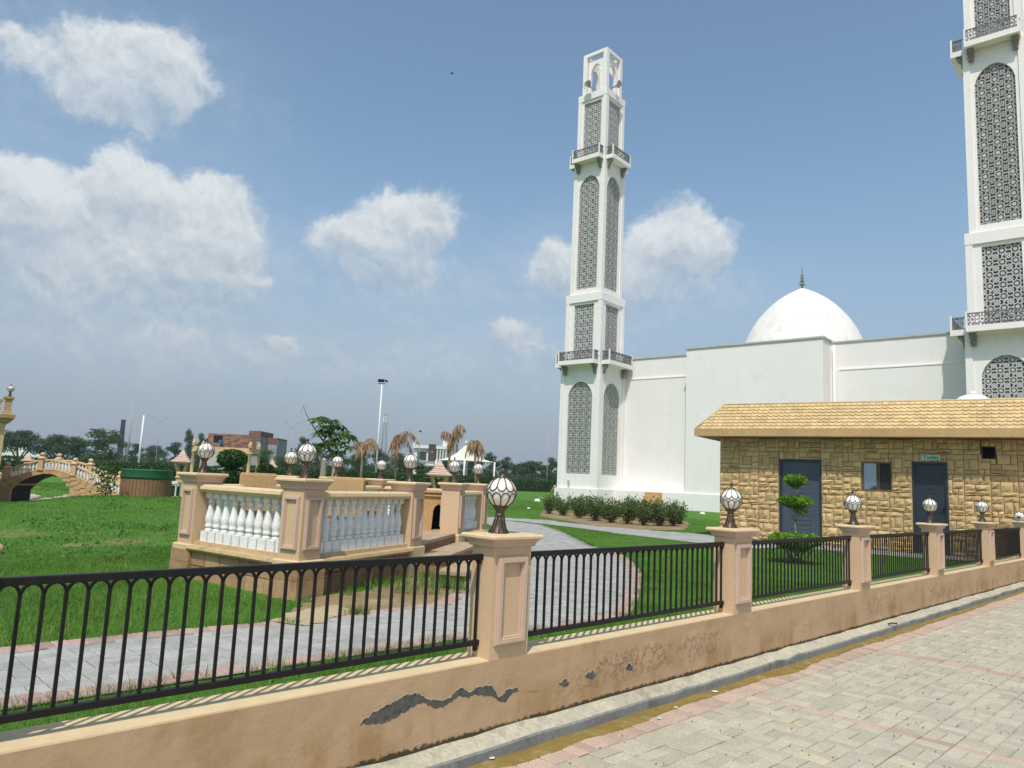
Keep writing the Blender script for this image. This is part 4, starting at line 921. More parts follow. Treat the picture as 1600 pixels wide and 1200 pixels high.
def minaret_parts():
    parts = []
    for i, (h, z0, z1, hw, o0, top) in enumerate(SEC):
        pw = .30
        g = MB()
        for a in (-1, 1):
            for b in (-1, 1): g.box(*(sorted((a * h, a * (h - pw)))), *(sorted((b * h, b * (h - pw)))), z0, z1)
        parts.append(('corner_piers', g.mesh('corner_piers'), 'white_plaster', 0, None, None))
        tf = arch_fn(hw, *top) if isinstance(top, tuple) else top
        rec = .07
        sw = slab_with_opening(2 * (h - pw), z0, z1, hw, o0, tf, .16, -h + rec).mesh('face_panel')
        lm = lattice_mesh(2 * hw, o0, tf(0) if callable(tf) else tf, tf if callable(tf) else None, .52, .05, .05)
        for q in range(4):
            parts.append(('face_panel', sw, 'white_plaster', q, None, None)); parts.append(('lattice', lm, 'lattice', q, (0, -h + rec + .09, 0), 'face_panel'))
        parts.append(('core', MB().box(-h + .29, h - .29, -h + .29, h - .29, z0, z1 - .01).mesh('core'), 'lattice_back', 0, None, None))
    for bp in ([(1.462, 14.02), (1.478, 14.025), (1.478, 14.58), (1.462, 14.6)], [(1.202, 28.9), (1.215, 28.905), (1.215, 29.38), (1.2, 29.4)]): parts.append(('band', MB().sqstack(bp).mesh('band'), 'white_plaster', 0, None, None))
    # balconies
    for (h, z, pr) in ((1.60, 9.62, .62), (1.30, 24.1, .55)):
        w = 2 * h - .30; y = -h - pr
        sl_ = MB().box(-w / 2, w / 2, y, -h + .02, z - .02, z + .26)
        slab = sl_.mesh('balcony')
        rh = .62
        posts = [MB().box(x - .04, x + .04, y + .01, y + .09, z + .2605, z + .2605 + rh + .08).mesh('post') for x in (-w / 2 + .04, w / 2 - .04)]
        tr = MB().box(-w / 2 + .08, w / 2 - .08, y + .02, y + .08, z + .26 + rh - .05, z + .26 + rh)
        for x in (-w / 2 + .01, w / 2 - .07): tr.box(x, x + .06, y + .09, -h + .02, z + .26 + rh - .05, z + .26 + rh)
        trm = tr.mesh('rail')
        lt = lattice_mesh(w - .16, z + .27, z + .26 + rh - .05, None, .42, .035, .03)
        ls = lattice_mesh(pr - .1, z + .27, z + .26 + rh - .05, None, .42, .035, .03)
        bks = []
        for x in (-w / 2 + .22, w / 2 - .22):
            bk = MB()
            bk.prof([[(x - .13, -h - .34, z - .021), (x + .13, -h - .34, z - .021), (x + .13, -h + .02, z - .021), (x - .13, -h + .02, z - .021)], [(x - .13, -h - .30, z - .18), (x + .13, -h - .30, z - .18), (x + .13, -h + .02, z - .18), (x - .13, -h + .02, z - .18)], [(x - .11, -h - .12, z - .34), (x + .11, -h - .12, z - .34), (x + .11, -h + .02, z - .34), (x - .11, -h + .02, z - .34)], [(x - .11, -h - .10, z - .62), (x + .11, -h - .10, z - .62), (x + .11, -h + .02, z - .62), (x - .11, -h + .02, z - .62)]])
            for zz in (z - .08, z - .25, z - .42): bk.box(x - .15, x + .15, -h - .35 + (z - zz) * .55, -h - .3 + (z - zz) * .55, zz - .03, zz + .02)
            bks.append(bk.mesh('bracket'))
        for q in range(4):
            parts.append(('balcony', slab, 'white_plaster', q, None, None)); [parts.append(('post', post, 'white_plaster', q, None, 'balcony')) for post in posts]; parts.append(('rail', trm, 'rail_grey', q, None, 'balcony'))
            parts.append(('rail_lattice', lt, 'rail_grey', q, (0, y + .035, 0), 'balcony')); [parts.append(('bracket', bkm, 'bracket', q, None, 'balcony')) for bkm in bks]
            for x in (-w / 2 + .04, w / 2 - .04): parts.append(('rail_lattice', ls, 'rail_grey', q, (x, -h - pr / 2, 0), 'balcony_side'))
    # open lantern on top
    h = 1.02; z0, z1 = 29.4, 32.6; g = MB()
    for a in (-1, 1):
        for b in (-1, 1): g.box(*sorted((a * h, a * (h - .32))), *sorted((b * h, b * (h - .32))), z0, z1 - .24)
    g.box(-h, h, -h, -h + .24, z1 - .24, z1).box(-h, h, h - .24, h, z1 - .24, z1).box(-h, -h + .24, -h + .24, h - .24, z1 - .24, z1).box(h - .24, h, -h + .24, h - .24, z1 - .24, z1)
    parts.append(('lantern_frame', g.mesh('lantern_frame'), 'white_plaster', 0, None, None))
    af = arch_fn(.42, 31.0, .75); ia = MB()
    xs = np.linspace(-.42, .42, 17)
    for a, b in zip(xs[:-1], xs[1:]):
        za, zb = af(a * .999), af(b * .999); ia.prof([[(a, -.62, za), (b, -.62, zb), (b, -.5, zb), (a, -.5, za)], [(a, -.62, za + .2), (b, -.62, zb + .2), (b, -.5, zb + .2), (a, -.5, za + .2)]])
    iam = slab_with_opening(1.30, z0, 32.1, .45, z0, arch_fn(.45, 31.0, .75), .2, -.84).mesh('lantern_arch')
    for q in range(4): parts.append(('lantern_arch', iam, 'white_plaster', q, None, None))
    parts.append(('plinth', MB().box(-1.72, 1.72, -1.72, 1.72, MG - .2, 1.40).mesh('plinth'), 'white_plaster', 0, None, None))
    return parts
MP = None
def make_mosque():
    root = thing('mosque', 'plain white mosque hall with pointed dome behind the stone block', 'building', MO, MAX)
    g = MB(); zt = 10.35
    g.box(-2.25, 6.1, 0, 14, 1.40, 10.45); g.build('hall_block', 'white_plaster', root)
    wg = MB(); wg.box(-10.6, -2.251, 1.25, 15, 1.40, 8.98).box(-10.6, -2.251, 1.33, 15, 8.98, zt); wg.box(6.101, 16.3, 1.25, 15, 1.40, 8.80).box(6.101, 16.3, 1.33, 15, 8.80, zt)
    wg.build('wing_wall', 'white_plaster', root)
    # shadow gap moulding
    MB().box(-9.4, -2.3, 1.22, 1.2495, 8.92, 8.98).build('string_course', 'white_plaster', root); MB().box(6.6, 13.2, 1.22, 1.2495, 8.74, 8.80).build('string_course', 'white_plaster', root)
    c = MB(); c.box(-2.32, 6.17, -.07, .25, 10.4505, 10.55).box(-10.6, -2.33, 1.26, 1.6, zt + .0005, zt + .09).box(6.18, 16.3, 1.26, 1.6, zt + .0005, zt + .09).box(5.9, 6.17, .25, 6, 10.4505, 10.55); c.build('roof_coping', 'roof_coping', root)
    p = MB(); p.box(-7.33, 16, -.12, 14, MG - .2, 1.399); p.build('plinth', 'white_plaster', root)
    MB().tube([(6.35, 1.14, 10.2), (6.35, 1.14, 1.4)], .07, 8).build('drain_pipe', 'white_plaster', root)
    for k, z in enumerate((.66, .9, 1.14, 1.38)):
        MB().cham(-4.85, -3.75 + (.0), -1.0 + k * .22, -.121, MG - .2 if k == 0 else z - .24 + .0005, z, .02).build('step', 'ochre', root)
    # dome
    dc = (1.75, 9.6); prof = []
    Rr = 4.24; zb = 10.0; zt2 = 16.17
    for z in np.linspace(zb, zt2 - .004, 30): prof.append((max(.03, math.sqrt(6.61 ** 2 - (z - 10) ** 2) - 2.37), z))
    prof.append((.02, zt2)); dm = MB(); dm.lathe([(Rr, 9.5)] + prof, 48, (dc[0], dc[1], 0)); do = dm.build('dome', 'dome_plaster', root)
    f = MB(); z = zt2 - .03
    f.lathe([(.08, z), (.08, z + .2), (.2, z + .26), (.2, z + .33), (.07, z + .4), (.07, z + .46), (.17, z + .53), (.07, z + .62), (.06, z + .68), (.14, z + .75), (.05, z + .83), (.05, z + .88), (.11, z + .95), (.04, z + 1.03), (.04, z + 1.4), (.01, z + 1.65)], 12, (dc[0], dc[1], 0)); f.build('finial', 'bracket', do)
    MB().box(4.4, 5.6, 8, 9, 10.2, 11.0).build('roof_hatch', 'white_plaster', root)
    mp = minaret_parts()
    for (u, lab) in ((-9.05, 'white square minaret with grey lattice panels standing left of the mosque wall'), (14.85, 'white lattice minaret cut by the right picture edge behind the toilet roof')):
        loc = MO + np.array([math.cos(MAX) * u + .35 * math.sin(MAX) * 1, math.sin(MAX) * u - .35 * math.cos(MAX), 0])
        t = thing('minaret', lab, 'minaret', loc, MAX, 'pair of white minarets'); last = {}
        for (nm, me, m, q, off, par) in mp:
            pr = t
            if par == 'face_panel': pr = last['face_panel']
            elif par in ('balcony', 'balcony_side'): pr = last['balcony']
            o = obj(nm, me, m, pr); last[nm] = o
            rot = q * math.pi / 2
            if pr is t: o.rotation_euler = (0, 0, rot); o.location = (0, 0, 0)
            if off: o.location = off
            if par == 'balcony_side': o.rotation_euler = (0, 0, math.pi / 2)
        # horn loudspeakers
        for (x, y, rz) in ((-.2, -1.15, 0), (1.2, -.25, math.pi / 2)):
            h = MB(); h.prof([[(r_ * math.cos(a), -d, r_ * math.sin(a)) for a in np.linspace(0, 2 * math.pi, 13)[:-1]] for r_, d in ((.06, -.3), (.07, 0), (.12, .2), (.22, .36), (.34, .46), (.30, .44), (.1, .2), (.03, .05))], True, True)
            s_ = h.build('loudspeaker', 'horn_grey', t, (x, y, 29.85), rz)
        if u < 0:
            MB().box(-.7, -.56, -1.66, -1.58, 1.62, 1.9).tube([(-.62, -1.63, 1.6), (-.5, -1.72, 1.2), (-.3, -1.78, .8)], .015, 5).build('junction_box', 'horn_grey', t)
make_mosque()
# ---------------------------------------------------------------- grass (one mesh of blades)
TERR_POLY = [tuple(np.mean(TERR, 0) + (p - np.mean(TERR, 0)) * 1.09) for p in TERR]
def free_lawn(P):
    ok = np.ones(len(P), bool)
    for poly in (PATH, PATH2, TPATH, TERR_POLY, ROSEBED): ok &= ~inpoly(P, poly)
    q = P[:, :2] - FO[:2]; n = q @ FN[:2]; ok &= n > .27
    t = P[:, :2] - TO[:2]; a = t @ TX[:2]; b = t @ TY[:2]; ok &= ~((a > -.1) & (b > -.1) & (b < 4.3))
    m = P[:, :2] - MO[:2]; a = m @ np.array([math.cos(MAX), math.sin(MAX)]); b = m @ np.array([-math.sin(MAX), math.cos(MAX)]); ok &= ~((a > -11) & (b > -.2)); ok &= ~((abs(a + 9.05) < 1.8) & (b > -2.2))
    return ok
def make_grass():
    tiers = [  # rect in fence coordinates (s0, s1, n0, n1), blades per m2, height, width
        ((-5, 8, .27, 1.35), 3600, .055, .0045), ((-3.2, 7.5, 1.2, 8), 1500, .05, .006), ((-4, 9, 2.4, 9), 1100, .05, .007), ((2, 16, .27, 14), 1000, .032, .008),
        ((-6, 6, 8, 22), 420, .055, .012), ((6, 26, 8, 24), 300, .035, .014), ((-8, 14, 20, 46), 70, .07, .028), ((6, 34, 20, 44), 60, .07, .03)]
    PTS = []; Hs = []; Ws = []
    for (s0, s1, n0, n1), dn, h, w in tiers:
        k = int((s1 - s0) * (n1 - n0) * dn); s = rng.uniform(s0, s1, k); n = rng.uniform(n0, n1, k)
        P = np.stack([FO[0] + FD[0] * s + FN[0] * n, FO[1] + FD[1] * s + FN[1] * n], 1)
        d = np.array([P[:, 0], P[:, 1]]).T; px = P[:, 0] / np.maximum(P[:, 1], .1)
        ok = free_lawn(P) & (np.abs(px) < 1.2) & (P[:, 1] > 1)
        near = np.ones(len(P)); bare = bare_at(P); dirt = inpoly(P, DIRT)
        ok &= rng.uniform(0, 1, k) > np.clip(bare * 1.15 - .1, 0, .97); ok &= ~(dirt & (rng.uniform(0, 1, k) > .035)); ok &= ~inpoly(P, SANDP)
        sd = seg_dist(P, STREAM); ok &= ~(sd < 1.6)
        P = P[ok]; PTS.append(P); m = len(P); cl = .75 + .5 * np.sin(P[:, 0] * 2.3 + np.sin(P[:, 1] * 1.7) * 2) * np.sin(P[:, 1] * 2.9 + 1) * .5
        Hs.append(h * rng.uniform(.55, 1.35, m) * cl); Ws.append(np.full(m, w))
    # ragged fringe of longer blades along path edges
    for line in (PATH[:len(path_near) + 4], PATH[-8:], F2([(-6, .26), (12, .26)])):
        for a, b in zip(line[:-1], line[1:]):
            a, b = np.array(a), np.array(b); m = int(np.linalg.norm(b - a) * 420); u = rng.uniform(0, 1, m)[:, None]; Q = a + (b - a) * u + rng.normal(0, .035, (m, 2)); w_ = np.sin(Q[:, 0] * 5 + Q[:, 1] * 7) + np.sin(Q[:, 0] * 13 - Q[:, 1] * 9) > -.2
            q = Q - FO[:2]; w_ &= ((q @ FN[:2]) > .255) & ~inpoly(Q, DIRT); Q = Q[w_]; PTS.append(Q); Hs.append(.075 * rng.uniform(.4, 1.3, len(Q))); Ws.append(np.full(len(Q), .005))
    P = np.concatenate(PTS); Hh = np.concatenate(Hs); Ww = np.concatenate(Ws); n = len(P)
    Z = hgt(P[:, 0], P[:, 1]) - .004; a = rng.uniform(0, 2 * math.pi, n); ln = rng.uniform(.1, .75, n) * Hh; b = rng.uniform(0, 2 * math.pi, n)
    base = np.stack([P[:, 0], P[:, 1], Z], 1); ox = np.stack([np.cos(a) * Ww, np.sin(a) * Ww, np.zeros(n)], 1); tip = base + np.stack([np.cos(b) * ln, np.sin(b) * ln, Hh], 1)
    T = np.stack([base - ox * .5, base + ox * .5, tip], 1)
    kind(obj('lawn_grass', quads_mesh('lawn_grass', T, 3), 'leaf_lawn'), 'stuff')
    # taller straw coloured seed stalks
    k = 900; s = rng.uniform(-3, 4, k); nn = rng.uniform(2.5, 7, k); P = np.stack([FO[0] + FD[0] * s + FN[0] * nn, FO[1] + FD[1] * s + FN[1] * nn], 1); P = P[free_lawn(P) & ~inpoly(P, DIRT)]
    k = len(P); base = np.stack([P[:, 0], P[:, 1], np.full(k, G)], 1); a = rng.uniform(0, 6.28, k); hh = rng.uniform(.08, .2, k); b = rng.uniform(0, 6.28, k); ox = np.stack([np.cos(a), np.sin(a), a * 0], 1) * .0028
    tip = base + np.stack([np.cos(b) * hh * .5, np.sin(b) * hh * .5, hh], 1)
    kind(obj('straw_stalks', quads_mesh('straw_stalks', np.stack([base - ox, base + ox, tip], 1), 3), 'leaf_dry'), 'stuff')
    # tufts on the bare earth by the terrace and at the path edge
    def tuft(x, y, z, n_, h, sp, m='leaf_lawn'):
        a = rng.uniform(0, 6.28, n_); b = rng.uniform(0, 6.28, n_); r_ = rng.uniform(0, sp, n_); base = np.stack([x + np.cos(a) * r_, y + np.sin(a) * r_, np.full(n_, z)], 1); hh = rng.uniform(.4, 1.1, n_) * h
        ox = np.stack([np.cos(b + 1.5), np.sin(b + 1.5), b * 0], 1) * .004; tip = base + np.stack([np.cos(b) * hh * .6, np.sin(b) * hh * .6, hh], 1); return np.stack([base - ox, base + ox, tip], 1)
    L_ = []
    for k in range(130):
        q = atz(rng.uniform(540, 750), rng.uniform(893, 932), G); L_.append(tuft(q[0], q[1], G, 14, .16, .09))
    for (x, y, h, sp, n_) in ((555, 962, .12, .12, 160), (420, 1066 - 0, .17, .03, 9), (435, 1060, .17, .03, 9), (320, 1062, .16, .02, 8), (275, 1066, .15, .02, 8), (455, 978, .08, .1, 60), (700, 920, .2, .15, 60), (690, 912, .22, .2, 60)):
        q = atz(x, y, G); L_.append(tuft(q[0], q[1], G, n_, h, sp))
    kind(obj('grass_tufts', quads_mesh('grass_tufts', np.concatenate(L_), 3), 'leaf_lawn'), 'stuff')
    # broad leaved weeds in the left lawn
    W_ = []
    for k in range(46):
        x, y = (rng.uniform(60, 270), rng.uniform(790, 835)) if k < 30 else (rng.uniform(20, 260), rng.uniform(800, 880))
        q = atz(x, y, G); nl = 26; c = np.stack([rng.normal(q[0], .16, nl), rng.normal(q[1], .16, nl), rng.uniform(.02, .09, nl) + hz(q[0], q[1])], 1); W_.append(leaves(c, .026, droop=.2))
    for (x, y) in ((140, 865), (188, 840), (100, 822), (92, 815), (55, 828)):
        q = atz(x, y, G); nl = 40; c = np.stack([rng.normal(q[0], .09, nl), rng.normal(q[1], .09, nl), rng.uniform(G + .03, G + .2, nl)], 1); W_.append(leaves(c, .032))
    kind(obj('lawn_weeds', quads_mesh('lawn_weeds', np.concatenate(W_)), 'leaf_weed'), 'stuff')
make_grass()
# ---------------------------------------------------------------- rose bed
def rose_mesh(seed):
    r = np.random.default_rng(seed); st = MB(); C1 = []; C2 = []; tops = []
    for k in range(9):
        a = r.uniform(0, 6.28); h = r.uniform(.55, 1.0); e = np.array([math.cos(a) * .32, math.sin(a) * .32, h]); m = e * .5 + np.array([0, 0, .05])
        st.tube([(math.cos(a) * .05, math.sin(a) * .05, 0), m, e], [.012, .009, .004], 4)
        n1 = 95; t = r.uniform(.35, 1.05, n1)[:, None]; pts = e * t + r.normal(size=(n1, 3)) * .115; C1.append(pts)
        n2 = 60; t = r.uniform(.12, .62, n2)[:, None]; C2.append(e * t + r.normal(size=(n2, 3)) * .09)
        tops.append(e)
    return st.mesh('stem'), quads_mesh('foliage', leaves(np.concatenate(C1), .05, r)), quads_mesh('young_shoots', leaves(np.concatenate(C2), .036, r)), tops
RM = [rose_mesh(s) for s in (1, 2, 3)]
bloom = MB().lathe([(.01, 0), (.035, .015), (.04, .035), (.02, .055)], 7).mesh('bloom')
k = 0
for i, (x, y) in enumerate([(858, 803), (880, 806), (905, 810), (930, 814), (955, 817), (980, 819), (1005, 821), (1030, 822), (1052, 822), (1062, 819), (872, 798), (900, 801), (935, 805), (965, 808), (1000, 811), (1030, 813), (1050, 813), (915, 806), (985, 813), (945, 811), (1018, 817)]):
    q = atz(x, y, G); t = thing('rose_bush', 'rose bush with reddish shoots in the bed before the mosque', 'rose bush', (q[0], q[1], G), rng.uniform(0, 6.28), 'rose bushes in the bed', rng.uniform(.66, .86))
    s_, f_, y_, tops = RM[i % 3]; obj('stem', s_, 'bark', t); obj('foliage', f_, 'leaf_rose', t); kind(obj('young_shoots', y_, 'leaf_rose_brown', t), 'stuff')
    for e in tops[:2]: obj('bloom', bloom, 'litter' if i % 2 else 'leaf_dry', t, e)
# ---------------------------------------------------------------- cloud pruned topiary
def topiary():
    q = atz(1243, 880, G); t = thing('topiary_shrub', 'three tiered clipped green shrub on the lawn before the blue door', 'shrub', (q[0], q[1], G))
    D = q[1] / 1.0
    def X(px): return (px - 1243) / F0 * q[1] * 1.02
    def Z(py): return atd(1243, py, q[1] * 1.0)[2] - G
    st = MB()
    for a in np.linspace(0, 6.28, 8)[:-1]: st.tube([(math.cos(a) * .05, math.sin(a) * .05, 0), (math.cos(a) * .14, math.sin(a) * .12, .18), (math.cos(a) * .34, math.sin(a) * .3, .42)], [.016, .012, .006], 5)
    st.tube([(0, 0, 0), (.01, 0, .5), (-.01, 0, .75), (.03, 0, 1.1), (0, 0, 1.35)], [.028, .02, .016, .013, .008], 6)
    for a in (.3, 1.6, 2.8, 4.0, 5.2): st.tube([(0, 0, .74), (math.cos(a) * .07, math.sin(a) * .06, .9), (math.cos(a) * .17, math.sin(a) * .15, 1.06)], [.009, .007, .004], 5)
    for a in (.8, 3.0, 5): st.tube([(.01, 0, 1.2), (math.cos(a) * .10, math.sin(a) * .1, 1.36)], [.006, .004], 4)
    st.build('trunk', 'bark_pale', t)
    r = np.random.default_rng(4)
    def tier(name, zc, rx, rz, n, m, size, flat=True):
        d = r.normal(size=(n, 3)); d /= np.linalg.norm(d, axis=1)[:, None]; rad = r.uniform(.2, 1, n) ** .35; P = d * np.array([rx, rx * .9, rz]) * rad[:, None]
        if flat: P[:, 2] = np.minimum(P[:, 2], rz * .55 + r.normal(0, .022, n))
        tp = np.clip(1 + P[:, 2] / rz * .55, .3, 1) * r.uniform(.9, 1.12, n); P[:, 0] *= tp; P[:, 1] *= tp; P[:, 2] += zc; obj(name, quads_mesh(name, leaves(P, size, r)), m, t)
    tier('foliage_tier', Z(844), .50, .20, 6000, 'leaf_bright', .028); tier('foliage_tier', Z(784), .33, .14, 2000, 'leaf_bright', .028); tier('foliage_tier', Z(751), .22, .14, 1300, 'leaf_bright', .028)
    P = np.stack([r.normal(.1, .06, 160), r.normal(0, .06, 160), r.normal(Z(797), .05, 160)], 1); obj('stray_twig', quads_mesh('stray_twig', leaves(P, .025, r)), 'leaf_bright', t)
    P = np.stack([r.normal(0, .3, 500), r.normal(0, .26, 500), r.uniform(.12, .42, 500)], 1); kind(obj('twigs', quads_mesh('twigs', leaves(P, .022, r)), 'leaf_topiary_low', t), 'stuff')
topiary()
# ---------------------------------------------------------------- lawn odds and ends
hp = [atd(866, 760, 45) + np.array([-.3, -.3, 0])] + [np.array([*atz(x, y, G + .3)[:2], z]) for x, y, z in ()]
a = atd(867, 760, 46.0); b = atz(840, 781, G)
hose_pts = [np.array([a[0], a[1], 1.5]), np.array([a[0] * .75 + b[0] * .25, a[1] * .8 + b[1] * .2, .95]), np.array([a[0] * .4 + b[0] * .6, a[1] * .45 + b[1] * .55, .6]), np.array([b[0], b[1] + 2, G + .06]), np.array([b[0], b[1], G + .05])]
g = MB(); o0 = hose_pts[-1]; g.tube([p - o0 for p in hose_pts], .06, 6); tag(g.build('garden_hose', 'hose', None, o0), 'yellow green hose trailing from the minaret plinth to the lawn', 'hose')
def rag(x, y, sz, label, name='cloth_scrap'):
    q = atz(x, y, G); r = random.Random(int(x)); g = MB(); g.prof([[(sz * r.uniform(.6, 1) * math.cos(a), sz * .6 * r.uniform(.6, 1) * math.sin(a), zz) for a in np.linspace(0, 6.28, 9)[:-1]] for zz, in ((.0,), (.5 * sz,))]); g.v = [(x_ * (.5 if z_ > 0 else 1), y_ * (.5 if z_ > 0 else 1), z_ * r.uniform(.6, 1.2)) for x_, y_, z_ in g.v]
    tag(g.build(name, 'litter', None, (q[0], q[1], G)), label, 'litter')
rag(840, 783, .32, 'white cloth lying at the end of the garden hose'); rag(826, 795, .12, 'small white scrap on the far lawn left of the roses'); rag(1098, 803, .2, 'white scrap on the grass right of the rose bed')
for i, (x, y, sx) in enumerate(((735, 1195, .022), (1030, 1125, .014), (1056, 1108, .014), (1117, 1083, .022), (768, 1188, .018))):
    q = atz(x, y, ROADZ); r = random.Random(i); g = MB(); g.prof([[(sx * 1.5 * r.uniform(.6, 1) * math.cos(a), sx * r.uniform(.6, 1) * math.sin(a), z) for a in np.linspace(0, 6.28, 8)[:-1]] for z in (0, .004)])
    tag(g.build('paper_scrap', 'litter', None, (q[0], q[1], ROADZ + .012)), ['grey white paper scrap in the gutter at bottom edge', 'small white paper scrap in gutter mud', 'white paper scrap in the gutter nearest the kerb crack', 'largest white paper scrap in the gutter, left of the dark twig', 'torn paper scrap beside the bottom gutter'][i], 'litter')
s, z = 0, 0
q = atz(1388, 976, .12); tag(MB().tube([(0, 0, 0), (.06, .03, .006), (.13, .05, .002)], .011, 5).build('twig', 'bark', None, (q[0], q[1], .13)), 'short dark twig lying on the kerb', 'twig')
r = random.Random(9)
g = MB()
for k in range(260):
    p = fl(r.uniform(.2, 8), r.uniform(-2.6, -.35)); a = r.uniform(0, 6.28); l_ = r.uniform(.005, .016)
    g.bar((p[0], p[1], ROADZ + .002), (p[0] + math.cos(a) * l_, p[1] + math.sin(a) * l_, ROADZ + .005 + r.uniform(0, .008)), .004, .004, (0, 0, 1))
kind(g.build('paving_debris', 'bark', None), 'stuff')
# ---------------------------------------------------------------- small arched bridge
def make_bridge():
    Y0 = 27.5; bw = 1.15
    def X(px): return (px - 800) / F0 * Y0 * 1.003
    def pt(px, py): p = atd(px, py, Y0 * .992); return p[0], p[2]
    root = thing('garden_bridge', 'small tan arched bridge with white balusters and ball finials at left', 'bridge', (pt(80, 760)[0], Y0, 0))
    x0 = root.location.x
    deck = [pt(*p) for p in ((-60, 782), (-25, 764), (0, 752), (30, 743), (62, 734), (85, 734), (110, 740), (140, 753), (170, 765), (190, 773), (215, 783))]
    deck = [(x - x0, z) for x, z in deck]
    arch = [(x - x0, z) for x, z in [pt(*p) for p in ((21, 786), (22, 765), (30, 756), (42, 748), (56, 743), (70, 740), (85, 741), (98, 747), (108, 756), (113, 765), (114, 786))]]
    dx = np.array([d[0] for d in deck]); dz = np.array([d[1] for d in deck]); ax = np.array([d[0] for d in arch[1:-1]]); az = np.array([d[1] for d in arch[1:-1]])
    topz = lambda x: float(np.interp(x, dx, dz))
    xs = sorted(set(list(np.linspace(dx[0], dx[-1], 40)) + [ax[0], ax[-1]]))
    g = MB()
    for a, b in zip(xs[:-1], xs[1:]):
        m = (a + b) / 2; inside = ax[0] < m < ax[-1]
        za, zb = (float(np.interp(a, ax, az)), float(np.interp(b, ax, az))) if inside else (-.15, -.15)
        g.prof([[(a, 0, za), (b, 0, zb), (b, bw, zb), (a, bw, za)], [(a, 0, topz(a)), (b, 0, topz(b)), (b, bw, topz(b)), (a, bw, topz(a))]])
    sp = g.build('span', 'bridge_tan', root)
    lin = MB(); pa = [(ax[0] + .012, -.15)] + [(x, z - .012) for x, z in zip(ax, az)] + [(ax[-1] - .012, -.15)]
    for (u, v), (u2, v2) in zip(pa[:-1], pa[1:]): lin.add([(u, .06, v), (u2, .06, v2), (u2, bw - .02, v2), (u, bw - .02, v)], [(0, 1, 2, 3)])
    lin.build('barrel_lining', 'kiln', root)  # added sheet; arch shade and water stain put into its dark colour
    # masonry face pieces
    rr = random.Random(2)
    for r_ in range(5):
        x = dx[0] + 1.0
        while x < dx[-1] - .6:
            w = rr.uniform(.18, .3); zt = topz(x + w / 2) - .06 - r_ * .13
            if not (ax[0] - .05 < x + w and x < ax[-1] + .05 and zt - .12 < float(np.interp(min(max(x + w / 2, ax[0]), ax[-1]), ax, az)) + .03) and zt > .1:
                MB().box(x, x + w - .015, -.018 - rr.uniform(0, .012), -.001, zt - .115, zt).build('facing_stone', 'bridge_tan', sp)
            x += w
    pm = MB().sqstack([(.10, 0), (.10, .05), (.085, .055), (.085, .40), (.115, .43), (.115, .46), (.08, .49), (.05, .52)]); pm.lathe([(.03, .52), (.075, .545), (.088, .59), (.07, .64), (.02, .665)], 10); pillar = pm.mesh('pillar')
    bm = MB(); bm.lathe([(.03, 0), (.05, .02), (.03, .05), (.047, .10), (.05, .14), (.024, .24), (.035, .27), (.035, .30)], 8); bal = bm.mesh('baluster')
    for side, y in ((0, .06), (1, bw - .06)):
        px = [-60, -25, 12, 64, 116, 166, 212]; xp = [pt(p, 740)[0] - x0 for p in px]
        for x in xp: obj('pillar', pillar, 'bridge_paint', root, (x, y, topz(x) - .02))
        bs = bpy.data.objects.new('balustrade', None); COL.objects.link(bs); bs.parent = root
        for a, b in zip(xp[:-1], xp[1:]):
            n = max(2, int((b - a - .2) / .118)); R_ = []
            for k in range(n):
                x = a + .1 + (k + .5) * (b - a - .2) / n; obj('baluster', bal, 'white_gloss', bs, (x, y, topz(x) + .03))
            q = np.linspace(a + .08, b - .08, 7)
            for nm, lo, hi, w in (('handrail', .335, .39, .06), ('base_rail', .0, .028, .07)):
                h = MB()
                for u, v in zip(q[:-1], q[1:]):
                    h.prof([[(u, y - w, topz(u) + lo), (v, y - w, topz(v) + lo), (v, y + w, topz(v) + lo), (u, y + w, topz(u) + lo)], [(u, y - w * .8, topz(u) + hi), (v, y - w * .8, topz(v) + hi), (v, y + w * .8, topz(v) + hi), (u, y + w * .8, topz(u) + hi)]])
                h.build(nm, 'bridge_paint', bs)
    # stone lined banks
    rr = random.Random(8); g = MB()
    for k in range(520):
        t = rr.random(); P = (rr.uniform(-20.5, -12.5), rr.uniform(24.5, 37)); d = seg_dist(np.array([P]), STREAM)[0]
        if not .55 < d < 2.6: continue
        if P[0] > -16.9 + (P[1] - 29) * .3 - .2 and P[1] < 26.6: continue
        z = hz(*P); s = rr.uniform(.12, .34); n = 6; a0 = rr.random() * 6
        g.prof([[(P[0] + s * q * rr.uniform(.8, 1.1) * math.cos(a0 + a), P[1] + s * q * rr.uniform(.8, 1.1) * math.sin(a0 + a), z + h * s) for a in np.linspace(0, 6.28, n + 1)[:-1]] for q, h in ((1, -.3), (.95, .12), (.6, .26))])
    kind(g.build('bank_stones', 'riprap', None), 'stuff')
    L_ = [tuple(p) for p in STREAM]; off = []
    g = MB(); V = []; st = []
    for a, b in zip(L_[:-1], L_[1:]):
        a, b = np.array(a), np.array(b); t = (b - a) / np.linalg.norm(b - a)
        for q in np.linspace(0, 1, 14): st.append((a + (b - a) * q, np.array([-t[1], t[0]])))
    for (p, n), (p2, n2) in zip(st[:-1], st[1:]):
        for u, v in ((-2.0, -1), (-1, 0), (0, 1), (1, 2.0)):
            c = [p + n * u, p2 + n2 * u, p2 + n2 * v, p + n * v]; g.add([(x, y, hz(x, y) + .012) for x, y in c], [(0, 1, 2, 3)])
    kind(g.build('stream_bed', 'sand'), 'structure')
make_bridge()
